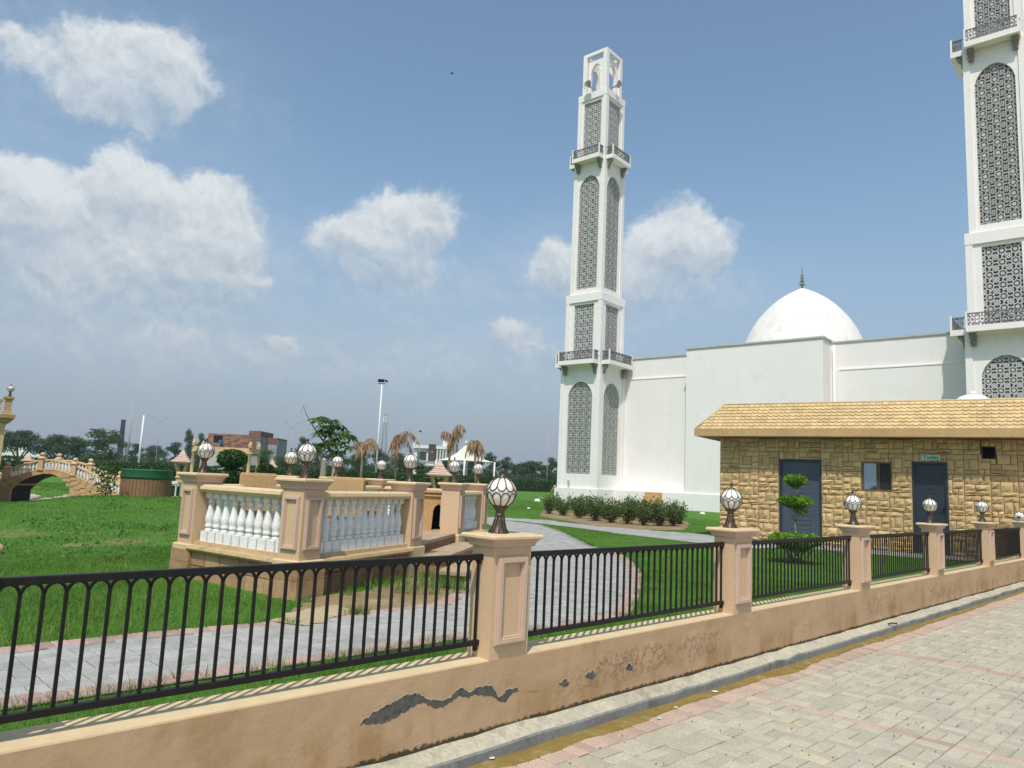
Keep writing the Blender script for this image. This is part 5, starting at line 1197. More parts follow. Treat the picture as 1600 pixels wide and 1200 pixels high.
# ---------------------------------------------------------------- drum kiosk and lanterns
q = atd(227, 770, 24.2); D = q[1]
t = thing('round_planter', 'round brown clad drum with green cloth band beside the bridge', 'planter', (q[0], q[1], hz(q[0], q[1]) - .06)); r_ = 70 / F0 * D / 2
bo = MB().lathe([(r_ * .97, 0), (r_, .04), (r_, .70), (.02, .70)], 28, smooth=False).build('drum', 'drum_brown', t)
nb = 40
bm = MB().box(-.5 * 2 * math.pi * r_ / nb * .9, .5 * 2 * math.pi * r_ / nb * .9, -.012, .0, .04, .69).mesh('board')
for k in range(nb):
    a = 2 * math.pi * k / nb; obj('board', bm, 'drum_brown', bo, (r_ * math.sin(a) * 1.001, -r_ * math.cos(a) * 1.001, 0), a)
MB().lathe([(r_ + .03, .66), (r_ + .045, .72), (r_ + .03, .92), (r_ + .05, .95), (r_ - .05, .96), (.02, .9)], 28, smooth=True).build('cloth_band', 'drum_green', t)
q = atd(271, 765, 26.0)
t = thing('white_stall', 'small white topped stand behind the drum', 'stand', (q[0], q[1], hz(q[0], q[1])), 0, None, .7); MB().box(-.3, .3, -.3, .3, .72, .84).build('table_top', 'white_gloss', t)
lg = MB().box(-.03, .03, -.03, .03, 0, .72).mesh('leg')
for x in (-.22, .22):
    for y in (-.22, .22): obj('leg', lg, 'pole_white', t, (x, y, 0))
MB().box(-.2, .2, -.2, .2, .1, .6).build('dark_box', 'window_dark', t)  # dark box filling the space under the top
def lantern_meshes():
    b = MB(); b.sqstack([(.30, 0), (.30, .08), (.22, .12), (.16, .9), (.20, .95), (.20, 1.0), (.17, 1.04), (.17, 1.12)])
    p = MB()
    for a in (-1, 1):
        for c in (-1, 1): p.prof([[(a * .11 + dx, c * .11 + dy, 1.1) for dx, dy in ((-.04, -.04), (.04, -.04), (.04, .04), (-.04, .04))], [(a * .25 + dx, c * .25 + dy, 1.62) for dx, dy in ((-.05, -.05), (.05, -.05), (.05, .05), (-.05, .05))]])
    p.sqstack([(.30, 1.60), (.32, 1.66)])
    r = MB(); r.sqstack([(.42, 1.66), (.43, 1.71), (.36, 1.75), (.25, 1.86), (.16, 1.98), (.09, 2.12), (.04, 2.22)])
    for z, h in ((1.76, .355), (1.83, .285), (1.91, .22), (2.0, .155)): r.sqstack([(h, z), (h + .012, z + .012), (h - .02, z + .024)])
    return b.mesh('pedestal'), p.mesh('light_chamber'), r.mesh('roof')
LN = lantern_meshes()
for (x, y, d, s, lab) in ((283, 776, 27.0, .80, 'tan stone lantern with pointed roof right of the green drum'), (686, 790, 22.0, .82, 'stone lantern with pink stepped roof behind the terrace pillars'), (424, 760, 50.0, .9, 'small pale roofed lantern beyond the round shrubs'), (42, 735, 44., .72, 'far stone lantern showing above the bridge handrail')):
    p = atd(x, 740, d); t = thing('stone_lantern', lab, 'lantern', (p[0], p[1], hz(p[0], p[1]) - .02), R(12), 'stone garden lanterns', s)
    obj('pedestal', LN[0], 'bridge_paint', t); obj('light_chamber', LN[1], 'bridge_paint', t); obj('roof', LN[2], 'paint_pink', t)
# left building corner
def left_house():
    d = 24.0; p = atd(9, 661, d); zc = p[2]
    t = thing('pavilion', 'tan pavilion corner with balustraded roof at left picture edge', 'building', (p[0], p[1], 0), R(36))
    MB().box(-5, 0, 0, 4, G - .3, zc).build('wall', 'bridge_paint', t)
    MB().prof([[(-5, -a, z), (a, -a, z), (a, 4, z), (-5, 4, z)] for a, z in ((.03, zc + .0005), (.10, zc + .05), (.12, zc + .12), (.22, zc + .16), (.24, zc + .28), (.15, zc + .3))]).build('cornice', 'bridge_tan', t)
    pm = MB().sqstack([(.13, zc + .3), (.13, zc + .36), (.10, zc + .37), (.10, zc + .75), (.15, zc + .80), (.15, zc + .86)]).mesh('pillar')
    bal = MB().lathe([(.03, 0), (.05, .02), (.03, .05), (.047, .12), (.05, .16), (.024, .26), (.035, .3), (.035, .34)], 8).mesh('baluster')
    for x in (.0, -1.6): obj('pillar', pm, 'bridge_tan', t, (x, 0.02, 0))
    for k in range(10): obj('baluster', bal, 'white_gloss', t, (-.22 - k * .13, .02, zc + .34)); obj('baluster', bal, 'white_gloss', t, (.02, .24 + k * .13, zc + .34))
    MB().box(-1.5, -.14, -.05, .09, zc + .68, zc + .76).build('handrail', 'bridge_tan', t); MB().box(-.05, .09, .17, 2, zc + .68, zc + .76).build('handrail', 'bridge_tan', t)
    lamp((p[0], p[1] + .02, zc + .86), 'globe lamp on the pavilion roof at the left picture edge')
left_house()
# ---------------------------------------------------------------- trees
def unit_tree(kindt, seed):
    r = np.random.default_rng(seed); tr = MB(); blobs = []
    if kindt == 0:      # broad umbrella crown
        tips = []
        for k in range(7):
            a = k * .9 + r.uniform(-.2, .2); e = (math.cos(a) * r.uniform(.15, .32), math.sin(a) * r.uniform(.15, .32), r.uniform(.45, .6)); tr.tube([(0, 0, .12), (e[0] * .5, e[1] * .5, .32), e], [.022, .015, .006], 5); tips.append(e)
        tr.tube([(0, 0, -.02), (0, 0, .14)], [.03, .024], 6)
        for k in range(40):
            a = r.uniform(0, 6.28); q = r.uniform(0, 1) ** .6 * .37; z = .80 - q * q * 1.3 - r.uniform(0, 1) ** 1.5 * .32; blobs.append(((math.cos(a) * q, math.sin(a) * q, z), (.14, .14, .10), 170))
    elif kindt == 1:    # loose irregular crown
        tr.tube([(0, 0, -.02), (.02, 0, .3), (-.02, .02, .6), (0, 0, .85)], [.03, .024, .014, .005], 6)
        for k in range(40):
            z = r.uniform(.16, .93); a = r.uniform(0, 6.28); q = r.uniform(.05, .40) * (1.15 - abs(z - .5) * 1.3); c = (math.cos(a) * q, math.sin(a) * q, z); blobs.append((c, (.14, .14, .085), 150))
            if k % 3 == 0: tr.tube([(0, 0, max(.15, z - .22)), (c[0] * .6, c[1] * .6, z - .08), c], [.012, .008, .003], 4)
    else:               # upright, conical lobes
        tr.tube([(0, 0, -.02), (0, 0, .95)], [.025, .004], 6)
        for k in range(24):
            z = r.uniform(.15, .95); a = r.uniform(0, 6.28); q = r.uniform(.1, .42) * (1.05 - z) ** .6; c = (math.cos(a) * q, math.sin(a) * q, z); blobs.append((c, (.12, .12, .09), 140)); tr.tube([(0, 0, z - .1), c], [.009, .003], 4)
    return tr.mesh('trunk'), quads_mesh('crown', leaves(blob_points(blobs, r, .5), .021, r))
UT = {(k, s): unit_tree(k, 10 * k + s) for k in (0, 1, 2) for s in (0, 1)}
TREES = [(36, 68, 659, 120, 0, 'rounded dense tree left of the bridge at picture edge'), (100, 80, 669, 125, 0, 'broad rounded tree above the middle of the bridge'), (170, 70, 668, 118, 1, 'ragged tree between the bridge and the black chimney'),
         (214, 34, 692, 130, 1, 'low tree between the two tall poles'), (243, 44, 694, 125, 1, 'low bushy tree below the twin arm street lamp'), (275, 44, 690, 130, 1, 'dark low tree left of the tan lantern roof'), (298, 36, 671, 145, 2, 'taller dark tree left of the brick building'), (316, 26, 676, 150, 1, 'dark tree touching the left side of the brick building'),
         (405, 60, 700, 95, 1, 'bushy tree behind the pergola beam'), (432, 30, 697, 135, 1, 'small tree right of the brick building'), (450, 56, 712, 110, 1, 'low tree behind the paired terrace lamps'), (474, 40, 683, 150, 2, 'pointed dark tree behind the nearest terrace lamp'), (494, 30, 690, 155, 1, 'dark tree left of the leaning young tree'), (528, 60, 703, 120, 1, 'dense tree behind the leaning young tree'),
         (560, 52, 708, 115, 1, 'dense tree behind the leftmost dead palm'), (592, 46, 700, 140, 1, 'green tree right of the floodlight pole'), (625, 50, 706, 120, 1, 'tree behind the second dead palm'), (658, 56, 722, 90, 1, 'low tree below the white house balcony'), (700, 50, 716, 110, 1, 'tree behind the tallest dead palm trunk'), (738, 54, 712, 115, 1, 'tree behind the white canopy'),
         (768, 44, 707, 150, 2, 'tree right of the white canopy'), (790, 36, 713, 150, 1, 'small tree left of the round lawn tree'), (828, 60, 710, 140, 0, 'rounded tree standing beyond the far lawn'), (863, 40, 714, 150, 1, 'tree half hidden by the left minaret')]
for i, (x, w, top, d, k, lab) in enumerate(TREES):
    p = atd(x, top, d); H = p[2] - G; Wd = w / F0 * d * 1.12; q = p
    # stand the tree upright under its crown
    t = thing('tree', lab, 'tree', (p[0], p[1], G - .05), rng.uniform(0, 6.28), 'trees beyond the garden', (Wd, Wd, H))
    tm, cm = UT[(k, i % 2)]; obj('trunk', tm, 'bark', t); obj('crown', cm, 'leaf_tree' if i % 3 else 'leaf_dark', t)
def tree_line():
    P = []
    for k in range(260):
        x = rng.uniform(-500, 1000); d = rng.uniform(230, 420); p = atd(x, 740, d); h = rng.uniform(3, 7); P.append(blob_points([((p[0], p[1], G + h * .5), (rng.uniform(3, 6), 3, h * .55), 90)], rng, .5))
    kind(obj('distant_woods', quads_mesh('distant_woods', leaves(np.concatenate(P), .7)), 'leaf_dark'), 'stuff')
tree_line()
def hedge(x0, y0, x1, y1, h, w, n, label, m='leaf_hedge', size=.09):
    a, b = np.array([x0, y0]), np.array([x1, y1]); Ln = np.linalg.norm(b - a); t = thing('clipped_hedge', label, 'hedge', (x0, y0, G), math.atan2(b[1] - a[1], b[0] - a[0]))
    P = np.stack([rng.uniform(0, Ln, n), rng.uniform(-w / 2, w / 2, n), rng.uniform(.02, h, n)], 1); f = rng.integers(0, 3, n); P[f == 0, 1] = -w / 2 + rng.normal(0, .05, (f == 0).sum()); P[f == 1, 2] = h + .05 * np.sin(P[f == 1, 0] * 2.2) + rng.normal(0, .04, (f == 1).sum())
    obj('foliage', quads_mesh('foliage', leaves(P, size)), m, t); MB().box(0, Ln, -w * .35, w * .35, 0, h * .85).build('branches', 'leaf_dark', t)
def px2(x, d): p = atd(x, 740, d); return p[0], p[1]
hedge(*px2(380, 60), *px2(795, 62), 1.45, 1.2, 22000, 'long clipped hedge running behind the terrace and palms')
hedge(*px2(-60, 58), *px2(345, 58), 1.35, 1.2, 16000, 'clipped hedge running behind the bridge and drum')
hedge(*px2(770, 100), *px2(905, 108), 1.55, 1.6, 9000, 'dark hedge at the far edge of the lawn left of the minaret', size=.14)
# ---------------------------------------------------------------- clipped balls, sapling, young leaning tree
def ball(x, y, d, balls, lab):
    p = atd(x, y, d); t = thing('clipped_bush', lab, 'bush', (p[0], p[1], G)); MB().tube([(0, 0, 0), (0.02, 0, balls[0][2])], .04, 6).build('trunk', 'bark', t)
    for (dx, r_, z, rz_) in balls:
        n = 2600; dd = rng.normal(size=(n, 3)); dd /= np.linalg.norm(dd, axis=1)[:, None]; obj('foliage', quads_mesh('foliage', leaves(np.array([dx, 0, z]) + dd * np.array([r_, r_, rz_]) * (rng.uniform(.3, 1, n) ** .3)[:, None], .045)), 'leaf_hedge', t)
ball(362, 730, 21, [(.0, .42, 1.55, .27), (.03, .40, 1.02, .28)], 'two tiered clipped dark bush above the left terrace handrail'); ball(415, 732, 25, [(0, .30, 1.27, .23)], 'small round clipped bush right of the pergola column')
def sapling():
    q = atd(165, 770, 23.0); t = thing('sapling', 'thin young plant with reddish leaves before the bridge balustrade', 'plant', (q[0], q[1], hz(q[0], q[1]))); H = .95
    st = MB(); st.tube([(0, 0, 0), (.03, 0, H * .5), (-.05, 0, H)], [.02, .012, .005], 5)
    for k in range(10): a = k * 2.4; z = .2 + k * .09; st.tube([(0, 0, z), (math.cos(a) * .28, math.sin(a) * .2, z + .12)], [.007, .003], 4)
    st.build('stem', 'bark', t); P = np.stack([rng.normal(0, .19, 240), rng.normal(0, .12, 240), rng.uniform(.05, H, 240)], 1); obj('foliage', quads_mesh('foliage', leaves(P, .06)), 'leaf_rose', t)
    P = np.stack([rng.normal(-.1, .14, 60), rng.normal(0, .1, 60), rng.uniform(H * .6, H * 1.1, 60)], 1); obj('young_leaves', quads_mesh('young_leaves', leaves(P, .06)), 'leaf_young', t)
sapling()
def leaning_tree():
    d = 17.0; B0 = atd(560, 775, d); t = thing('leaning_young_tree', 'leaning young tree with long drooping leaves and bare whip behind the terrace', 'tree', (B0[0], B0[1], G)); o = np.array([B0[0], B0[1], G])
    L = lambda x, y, dd=0: atd(x, y, d + dd) - o
    st = MB(); base = L(556, 770); base[2] = 0
    st.tube([base, L(545, 752), L(530, 722), L(512, 697), L(498, 680), L(488, 664), L(478, 646), L(474, 633)], [.05, .045, .036, .028, .02, .012, .008, .005], 6)
    st.tube([L(474, 634), L(472, 640), L(470, 645)], [.005, .004, .002], 4); st.tube([L(490, 668), L(491, 660), L(492, 652)], [.006, .004, .002], 4)
    st.tube([L(520, 706), L(530, 694), L(545, 690), L(552, 694)], [.015, .01, .006, .003], 5); st.tube([L(506, 690), L(512, 672), L(508, 655)], [.014, .009, .004], 5); st.tube([L(515, 700), L(505, 700), L(495, 706)], [.01, .006, .003], 4); st.tube([L(512, 680), L(525, 664), L(535, 668)], [.01, .006, .003], 4)
    st.build('trunk', 'bark', t); quads = []
    r = np.random.default_rng(21)
    for (x, y, n) in ((507, 652, 9), (496, 656, 8), (516, 657, 8), (508, 668, 9), (522, 664, 8), (532, 668, 8), (500, 674, 7), (540, 676, 9), (526, 680, 8), (512, 684, 8), (547, 684, 8), (504, 694, 7), (520, 692, 8), (534, 692, 8), (498, 702, 7), (512, 704, 7), (544, 698, 6), (528, 704, 7), (506, 662, 8), (518, 672, 8)):
        for m in range(3):
            c = L(x + r.normal(0, 3), y + r.normal(0, 2.5), r.normal(0, .35))
            for k in range(n):
                a = r.uniform(0, 6.28); ln = r.uniform(.14, .26); e = c + np.array([math.cos(a) * ln, math.sin(a) * ln, -ln * r.uniform(.15, .9)]); w = np.array([-math.sin(a), math.cos(a), r.normal(0, .3)]) * .028; mid = (c + e) / 2 + np.array([0, 0, .02]); quads.append([c, mid + w, e, mid - w])
    obj('foliage', quads_mesh('foliage', np.array(quads)), 'leaf_young', t)
leaning_tree()
# ---------------------------------------------------------------- dead palms
def palm(xt, yt, xb, d, fr, lab, seed):
    p = atd(xb, 745, d); o = np.array([p[0], p[1], G]); t = thing('dead_palm', lab, 'palm', o, 0, 'dead brown palms')
    topw = atd(xt, yt, d); L_ = topw - o; r = np.random.default_rng(seed); st = MB(); st.tube([(0, 0, 0), (L_[0] * .3, 0, L_[2] * .5), (L_[0], L_[1] * 0, L_[2])], [.10, .075, .06], 7)
    for k in range(14): a = r.uniform(0, 6.28); z = L_[2] - .05 - r.uniform(0, .5); st.tube([(L_[0], 0, z), (L_[0] + math.cos(a) * .16, math.sin(a) * .16, z + .18)], [.03, .012], 4)
    st.build('trunk', 'palm_trunk', t)
    for (ex, ey, lift) in fr:
        E = atd(ex, ey, d + r.normal(0, .5)) - o; A = np.array([L_[0], 0, L_[2]]); M = (A + E) / 2; M[2] = max(A[2], E[2]) + lift * .4; q = []; g = MB(); sp = []
        for u in np.linspace(0, 1, 16): sp.append((1 - u) ** 2 * A + 2 * u * (1 - u) * M + u * u * E)
        g.tube(sp, [.02 * (1 - .8 * u) + .004 for u in np.linspace(0, 1, 16)], 4); fo = g.build('frond', 'dead_frond', t)
        for i in range(1, 16):
            for k in range(6):
                a = r.uniform(0, 6.28); ln = r.uniform(.25, .95) * (1.1 - i / 24); c = sp[i] + (sp[i] - sp[i - 1]) * r.uniform(-1, 0); e = c + np.array([math.cos(a) * ln * .28, math.sin(a) * ln * .28, -ln]); w = np.array([-math.sin(a), math.cos(a), 0]) * .022; q.append([c - w * .5, (c + e) / 2 + w, e, (c + e) / 2 - w])
        obj('leaflets', quads_mesh('leaflets', np.array(q)), 'dead_frond', fo)
palm(567, 692, 564, 40, [(547, 700, .5), (556, 712, .2), (591, 698, 1.5), (572, 708, .4), (585, 704, .9)], 'leftmost dead brown palm left of the floodlight pole', 1)
palm(621, 680, 618, 40, [(606, 708, .4), (617, 730, .1), (655, 692, 1.6), (643, 702, .7), (620, 716, .1), (610, 716, .2)], 'dead palm with a long arching frond right of the floodlight pole', 2)
palm(704, 680, 700, 40, [(689, 676, .5), (728, 672, 1.9), (724, 680, 1.5), (717, 686, .9), (701, 702, .1), (707, 698, .2)], 'tallest dead palm in front of the white house', 3)
palm(741, 690, 745, 40, [(727, 708, .8), (735, 706, .4), (754, 716, 1.0), (748, 720, .5), (758, 708, .8)], 'dead palm with drooping fronds beside the canopy', 4)
for (x, y, h, lab) in ((507, 716, 1.0, 'pale cut palm stump behind the terrace lamps'), (524, 722, .8, 'shorter pale palm stump behind the terrace lamp')):
    p = atd(x, y, 42); zt = p[2] - G; t = thing('palm_stump', lab, 'stump', (p[0], p[1], G)); MB().lathe([(.22, 0), (.2, zt * .4), (.15, zt * .8), (.12, zt * .93)], 9, smooth=False).build('stump', 'bark_pale', t); MB().lathe([(.1, zt * .93), (.13, zt * .97), (.05, zt)], 8).build('cut_top', 'bridge_paint', t)
# ---------------------------------------------------------------- pergola
def pergola():
    d = 45.0; pts = [(303, 45.0), (391, 45.0), (405, 47.2), (317, 47.2)]; P = [atd(x, 700, dd) for x, dd in pts]; o = P[0].copy(); o[2] = G
    t = thing('pergola', 'tan pergola frame of four columns with turned finials', 'pergola', o); zt = atd(345, 702, 45)[2] - G
    c = MB().lathe([(.16, 0), (.16, .1), (.11, .14), (.10, zt - .25), (.14, zt - .2), (.15, zt - .15)], 10).mesh('column'); f = MB().lathe([(.1, zt + .14), (.16, zt + .2), (.09, zt + .28), (.15, zt + .36), (.06, zt + .46), (.02, zt + .56)], 10).mesh('finial')
    for p in P: q = p - o; co = obj('column', c, 'bridge_paint', t, (q[0], q[1], 0)); obj('finial', f, 'bridge_paint', co)
    for a, b in ((0, 1), (1, 2), (2, 3), (3, 0)):
        A, B = P[a] - o, P[b] - o; A[2] = B[2] = zt - .15; g = MB(); g.bar(A, B, .2, .28, (0, 0, 1)); g.build('beam', 'bridge_paint', t)
pergola()
# ---------------------------------------------------------------- far buildings
def brick_house():
    d = 110.0; L = lambda x, y: atd(x, y, d); p = L(323, 700); o = np.array([p[0], p[1], G]); t = thing('brick_building', 'unfinished red brick building with cement side behind the pergola', 'building', o)
    X = lambda x: L(x, 690)[0] - o[0]; Z = lambda x, y: L(x, y)[2] - G
    blocks = [(X(324), X(391), 0, 6, Z(350, 677.5)), (X(391.02), X(409), -1.0, 5, Z(400, 673.5)), (X(409.02), X(426), 2.0, 7, Z(420, 683))]
    for (a, b, y0, y1, z) in blocks: MB().box(a, b, y0, y1, -.2, z).build('wall', 'brick_wall', t)
    wo = t.children[0]; n = 0; rr = random.Random(1)
    for (a, b, y0, y1, z) in blocks[:2]:                       # courses that stand proud
        zz = 3.0
        while zz < z - .1:
            x = a + .05
            while x < b - .3:
                w = rr.uniform(.35, .6)
                if rr.random() < .55 and n < 290 and not (X(331) < x + w and x < X(348) and Z(340, 692) < zz + .2 and zz < Z(340, 679)): MB().box(x, min(x + w, b - .02), y0 - .03 - rr.random() * .03, y0 - .001, zz, zz + .2).build('brick', 'brick_wall', wo); n += 1
                x += w + .03
            zz += .26
    MB().box(X(333), X(347), -.05, -.001, Z(340, 691), Z(340, 680)).build('opening', 'black_void', t)
    MB().box(X(409.1), X(409.1) + .03, -.99, 2.0, -.2, Z(409, 683)).box(X(426.1), X(426.1) + .03, 2.01, 6.9, -.2, Z(426, 686)).build('cement_render', 'cement', t)
    MB().box(X(409.2), X(426), 1.95, 1.999, -.2, Z(418, 694)).build('cement_render', 'cement', t); MB().box(X(404), X(409), -1.04, -1.001, -.2, Z(405, 690)).build('cement_render', 'cement', t)
    MB().box(X(343), X(348), -.5, -.1, Z(345, 693), Z(345, 687.5)).build('water_drum', 'blue_plastic', t)
brick_house()
def far_wall(x0, x1, ytop, d, lab, m='wall_far'):
    a, b = atd(x0, ytop, d), atd(x1, ytop, d); h = a[2] - G; Ln = np.linalg.norm((b - a)[:2]); t = thing('compound_wall', lab, 'wall', (a[0], a[1], G), math.atan2(b[1] - a[1], b[0] - a[0]))
    MB().box(0, Ln, 0, .25, -.2, h).build('wall_body', m, t); MB().box(-.03, Ln + .03, -.04, .29, h + .0005, h + .08).build('coping', 'cement', t)
far_wall(324, 372, 705, 85, 'pale plain wall behind the clipped bush'); far_wall(4, 64, 697, 160, 'long white wall behind the trees at left', 'house_white'); far_wall(392, 402, 713, 80, 'grey gate pier beside the pergola column', 'cement')
def white_house():
    d = 140.0; L = lambda x, y: atd(x, y, d); p = L(647, 720); o = np.array([p[0], p[1], G]); t = thing('white_house', 'two storey white house with dark brown panel behind the palms', 'house', o); X = lambda x: L(x, 710)[0] - o[0]; Z = lambda y: L(675, y)[2] - G
    MB().box(X(647), X(671), 0, 8, -.2, Z(701)).box(X(671.05), X(698), .6, 8, -.2, Z(701)).build('wall', 'house_white', t)
    MB().box(X(645), X(699), -.5, 8.2, Z(701) + .001, Z(696)).box(X(645), X(648), -.5, .2, Z(696), Z(692)).build('parapet', 'house_white', t)
    MB().box(X(690), X(700), 1, 6, Z(700), Z(687)).build('stair_tower', 'house_white', t); MB().box(X(699.1), X(711), 2, 7, -.2, Z(690)).build('grey_annex', 'cement', t)
    MB().box(X(669.5), X(681), -.6, -.01, Z(727), Z(694)).build('brown_panel', 'house_brown', t); MB().box(X(673), X(677), -.63, -.601, Z(707), Z(705.5)).build('house_plate', 'ochre', t)
    w = MB().box(X(652), X(666), -.12, -.001, Z(719), Z(706)).build('window', 'window_frame', t); MB().box(X(653), X(665), -.15, -.121, Z(718), Z(707)).build('pane', 'glass_dark', w)
    for x in (682.5, 687, 691.5, 696): MB().box(X(x), X(x + 1.6), -.4, -.05, Z(727), Z(701)).build('column', 'house_white', t)
    MB().box(X(652), X(682), -1.3, -.65, Z(728), Z(725)).build('balcony', 'house_white', t); MB().box(X(653), X(681), -1.25, -1.2, Z(724.9), Z(721)).build('balcony_rail', 'tower_grey', t)
white_house()
# ---------------------------------------------------------------- tensile canopy
def canopy():
    d = 70.0; c = atd(726, 740, d); o = np.array([c[0], c[1], G]); t = thing('tensile_canopy', 'white pointed tensile canopy on four slim posts', 'canopy', o); hd = 47 / F0 * d; zp = atd(726, 692, d)[2] - G; ze = atd(726, 720.5, d)[2] - G
    C4 = [(-hd, .3), (.1, -hd), (hd, -.2), (0, hd)]; n = 12; g = MB(); V = []; m = 7
    ring = []
    for k in range(4):
        a, b = np.array(C4[k]), np.array(C4[(k + 1) % 4])
        for j in range(m): u = j / m; q = a + (b - a) * u; q = q * (1 - .16 * math.sin(u * math.pi)); ring.append(q)
    rings = []
    for i in range(n + 1):
        u = i / n; z = ze + (zp - ze) * (.25 * u + .75 * u ** 2.6); rings.append([(q[0] * (1 - u) + .06 * math.cos(k_ * 6.28 / len(ring)) * u, q[1] * (1 - u) + .06 * math.sin(k_) * u, z) for k_, q in enumerate(ring)])
    g.prof(rings, True, True); g.build('membrane', 'canvas', t); MB().lathe([(.12, zp - .05), (.16, zp + .08), (.05, zp + .22)], 8).build('mast_cap', 'pole_white', t)
    for (x, y) in C4: MB().tube([(x * .98, y * .98, 0), (x * .98, y * .98, ze + .02)], .085, 7).build('post', 'pole_white', t)
canopy()
# ---------------------------------------------------------------- poles, masts, chimney
def pole(x, ytop, d, r0, m, lab, name='utility_pole', cat='pole'):
    p = atd(x, ytop, d); h = p[2] - G; t = thing(name, lab, cat, (p[0], p[1], G)); MB().tube([(0, 0, -.2), (0, 0, h)], [r0, r0 * .7], 7).build('shaft', m, t); return t, h
t, h = pole(597, 600, 70, .10, 'pole_white', 'tall white floodlight pole behind the terrace', 'floodlight_pole', 'floodlight')
MB().box(-.35, .3, -.06, .06, h, h + .06).build('crossbar', 'flood_black', t)
for (x, rz, tl_) in ((-.22, .2, .5), (.05, -.1, .4), (.42, -1.2, .9)):
    f = MB().box(-.17, .17, -.06, .06, -.12, .16).build('floodlight', 'flood_black', t, (x, -.1, h + .28)); f.rotation_euler = (tl_, 0, rz)
pole(208, 631, 105, .13, 'pole_grey', 'tallest grey pole right of the black chimney'); pole(225, 649, 90, .15, 'pole_white', 'white pole right of the tallest grey pole'); pole(128, 656, 160, .09, 'pole_grey', 'thin pole between the two rounded trees'); pole(857, 680, 120, .08, 'pole_grey', 'thin grey pole beside the left minaret')
pole(629, 664, 150, .07, 'pole_grey', 'thin pole behind the second dead palm'); pole(643, 682, 150, .06, 'pole_grey', 'short thin pole left of the white house'); pole(378, 668, 140, .05, 'pole_grey', 'thin rod on the skyline above the brick building')
for (x, y, d, lab) in ((250, 656, 120, 'twin arm street lamp left of the pointed tree'), (456, 664, 115, 'twin arm street lamp right of the brick building')):
    t, h = pole(x, y, d, .07, 'pole_grey', lab, 'street_lamp', 'street lamp')
    for s in (-1, 1): MB().tube([(0, 0, h - .7), (s * .25, 0, h - .1), (s * .95, .1, h + .25)], [.04, .035, .03], 5).bar((s * .75, .08, h + .17), (s * 1.25, .12, h + .33), .14, .07, (0, 0, 1)).build('lamp_arm', 'pole_grey', t)
t, h = pole(657, 674, 130, .07, 'pole_grey', 'single headed lamp pole in front of the white house', 'street_lamp', 'street lamp'); MB().box(-.25, .2, -.1, .1, h - .1, h + .12).build('lamp_head', 'flood_black', t)
p = atd(193, 657, 320); h = p[2] - G; t = thing('kiln_chimney', 'black tapered brick kiln chimney on the skyline', 'chimney', (p[0], p[1], G)); MB().lathe([(1.5, -.2), (.85, h - .6), (.95, h - .4), (.9, h)], 12).build('stack', 'kiln', t); MB().lathe([(1.0, h + .0005), (1.0, h + .3), (.8, h + .35)], 12).build('rim', 'kiln', t)
def mast():
    d = 300; p = atd(603, 645, d); h = p[2] - G; t = thing('telecom_mast', 'faint lattice telecom mast right of the floodlight pole', 'mast', (p[0], p[1], G)); g = MB(); n = 14; r0, r1 = 1.3, .5
    cs = [(1, 1), (-1, 1), (-1, -1), (1, -1)]
    for a, b in cs: g.tube([(a * r0, b * r0, 0), (a * r1, b * r1, h)], .14, 4)
    for k in range(n):
        z0, z1 = h * k / n, h * (k + 1) / n; q0 = r0 + (r1 - r0) * k / n; q1 = r0 + (r1 - r0) * (k + 1) / n
        for (a, b), (c, e) in zip(cs, cs[1:] + cs[:1]): g.tube([(a * q0, b * q0, z0), (c * q1, e * q1, z1)], .08, 3)
    g.build('frame', 'tower_grey', t); MB().box(-.7, -.3, -.9, -.7, h - 4, h - 1.5).box(.3, .7, -.9, -.7, h - 4, h - 1.5).build('antenna', 'pole_white', t)
mast()
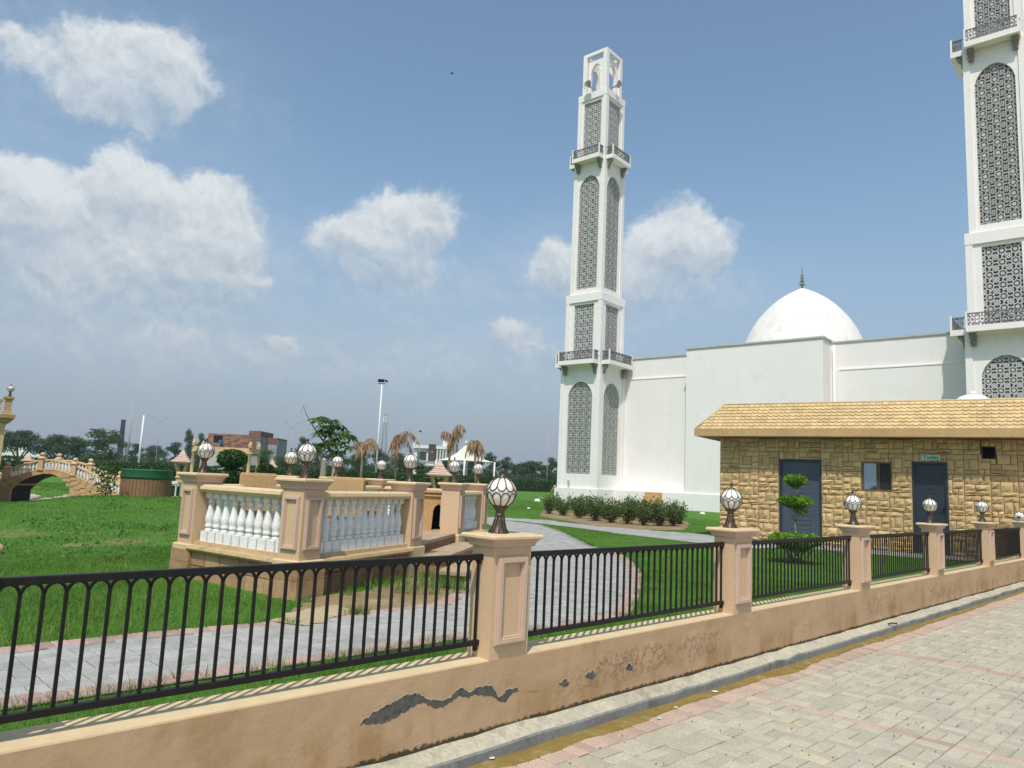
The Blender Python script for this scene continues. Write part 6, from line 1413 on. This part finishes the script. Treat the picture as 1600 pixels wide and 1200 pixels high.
# ---------------------------------------------------------------- parked van, bin, bird, boulder
def van():
    d = 130; p = atd(650, 742, d); t = thing('parked_van', 'small white van parked behind the hedge, below the house', 'van', (p[0], p[1], G), R(20)); W2 = .75
    b = MB(); prof = [(-1.6, .35), (1.55, .35), (1.6, .9), (1.2, 1.05), (.85, 1.75), (-1.5, 1.8), (-1.65, 1.0)]
    b.prof([[(x, -W2, z) for x, z in prof], [(x, W2, z) for x, z in prof]]); b.build('body', 'tank_white', t)
    MB().box(-1.3, .6, -W2 - .01, -W2 + .01, 1.1, 1.62).build('side_window', 'glass_dark', t); MB().box(-.62, .62, 0, .01, 0, .65).build('windscreen', 'glass_dark', t, (1.06, 0, 1.08), R(90)); wm = MB().prof([[(.3 * math.cos(a), y, .3 * math.sin(a)) for a in np.linspace(0, 6.28, 13)[:-1]] for y in (-.09, .09)]).mesh('wheel')
    for x in (-1, 1.0):
        for y in (-W2, W2): obj('wheel', wm, 'flood_black', t, (x, y, .3))
van()
p = atd(799, 752, 95); t = thing('blue_bin', 'blue bin standing at the far hedge right of the terrace lamp', 'bin', (p[0], p[1], G)); MB().sqstack([(.26, 0), (.32, 1.0)]).build('body', 'blue_plastic', t); MB().sqstack([(.35, 1.0005), (.35, 1.07), (.28, 1.14)]).build('lid', 'blue_plastic', t)
p = atd(706, 115, 120); b = MB(); b.tube([(-.3, 0, 0), (-.1, 0, .03), (.2, 0, .02), (.36, 0, -.02)], [.02, .07, .06, .01], 6); bo = tag(b.build('bird', 'flood_black', None, p, .4), 'tiny dark bird gliding high in the blue sky', 'bird'); w = MB()
for s in (-1, 1): w.prof([[(.12, s * .04, .04), (.0, s * .35, .1), (-.05, s * .62, .04), (-.12, s * .33, .08), (-.1, s * .04, .04)], [(.12, s * .04, .055), (.0, s * .35, .112), (-.05, s * .62, .045), (-.12, s * .33, .09), (-.1, s * .04, .055)]])
w.build('wings', 'flood_black', bo)
q = atz(-17, 866, G); rr = random.Random(4); g = MB(); g.prof([[(k * .16 * rr.uniform(.85, 1.1) * math.cos(a), k * .13 * rr.uniform(.85, 1.1) * math.sin(a), z) for a in np.linspace(0, 6.28, 10)[:-1]] for k, z in ((.95, -.03), (1.1, .05), (.9, .12), (.45, .16))], True, True); tag(g.build('boulder', 'bridge_paint', None, (q[0], q[1], G)), 'small tan boulder on the lawn at left picture edge', 'boulder')

# ---------------------------------------------------------------- the hazy air itself
def haze():
    g = MB(); g.box(-2800, 2800, -2800, 2800, -1.2, 40); m = bpy.data.materials.new('haze'); m.use_nodes = True; nt = m.node_tree; nt.nodes.clear()
    v = nt.nodes.new('ShaderNodeVolumePrincipled'); v.inputs['Density'].default_value = .0005; v.inputs['Color'].default_value = (.80, .87, .95, 1); v.inputs['Anisotropy'].default_value = .2
    o = nt.nodes.new('ShaderNodeOutputMaterial'); nt.links.new(v.outputs[0], o.inputs['Volume']); MATS['haze'] = m
    kind(g.build('haze', 'haze'), 'stuff')
haze()
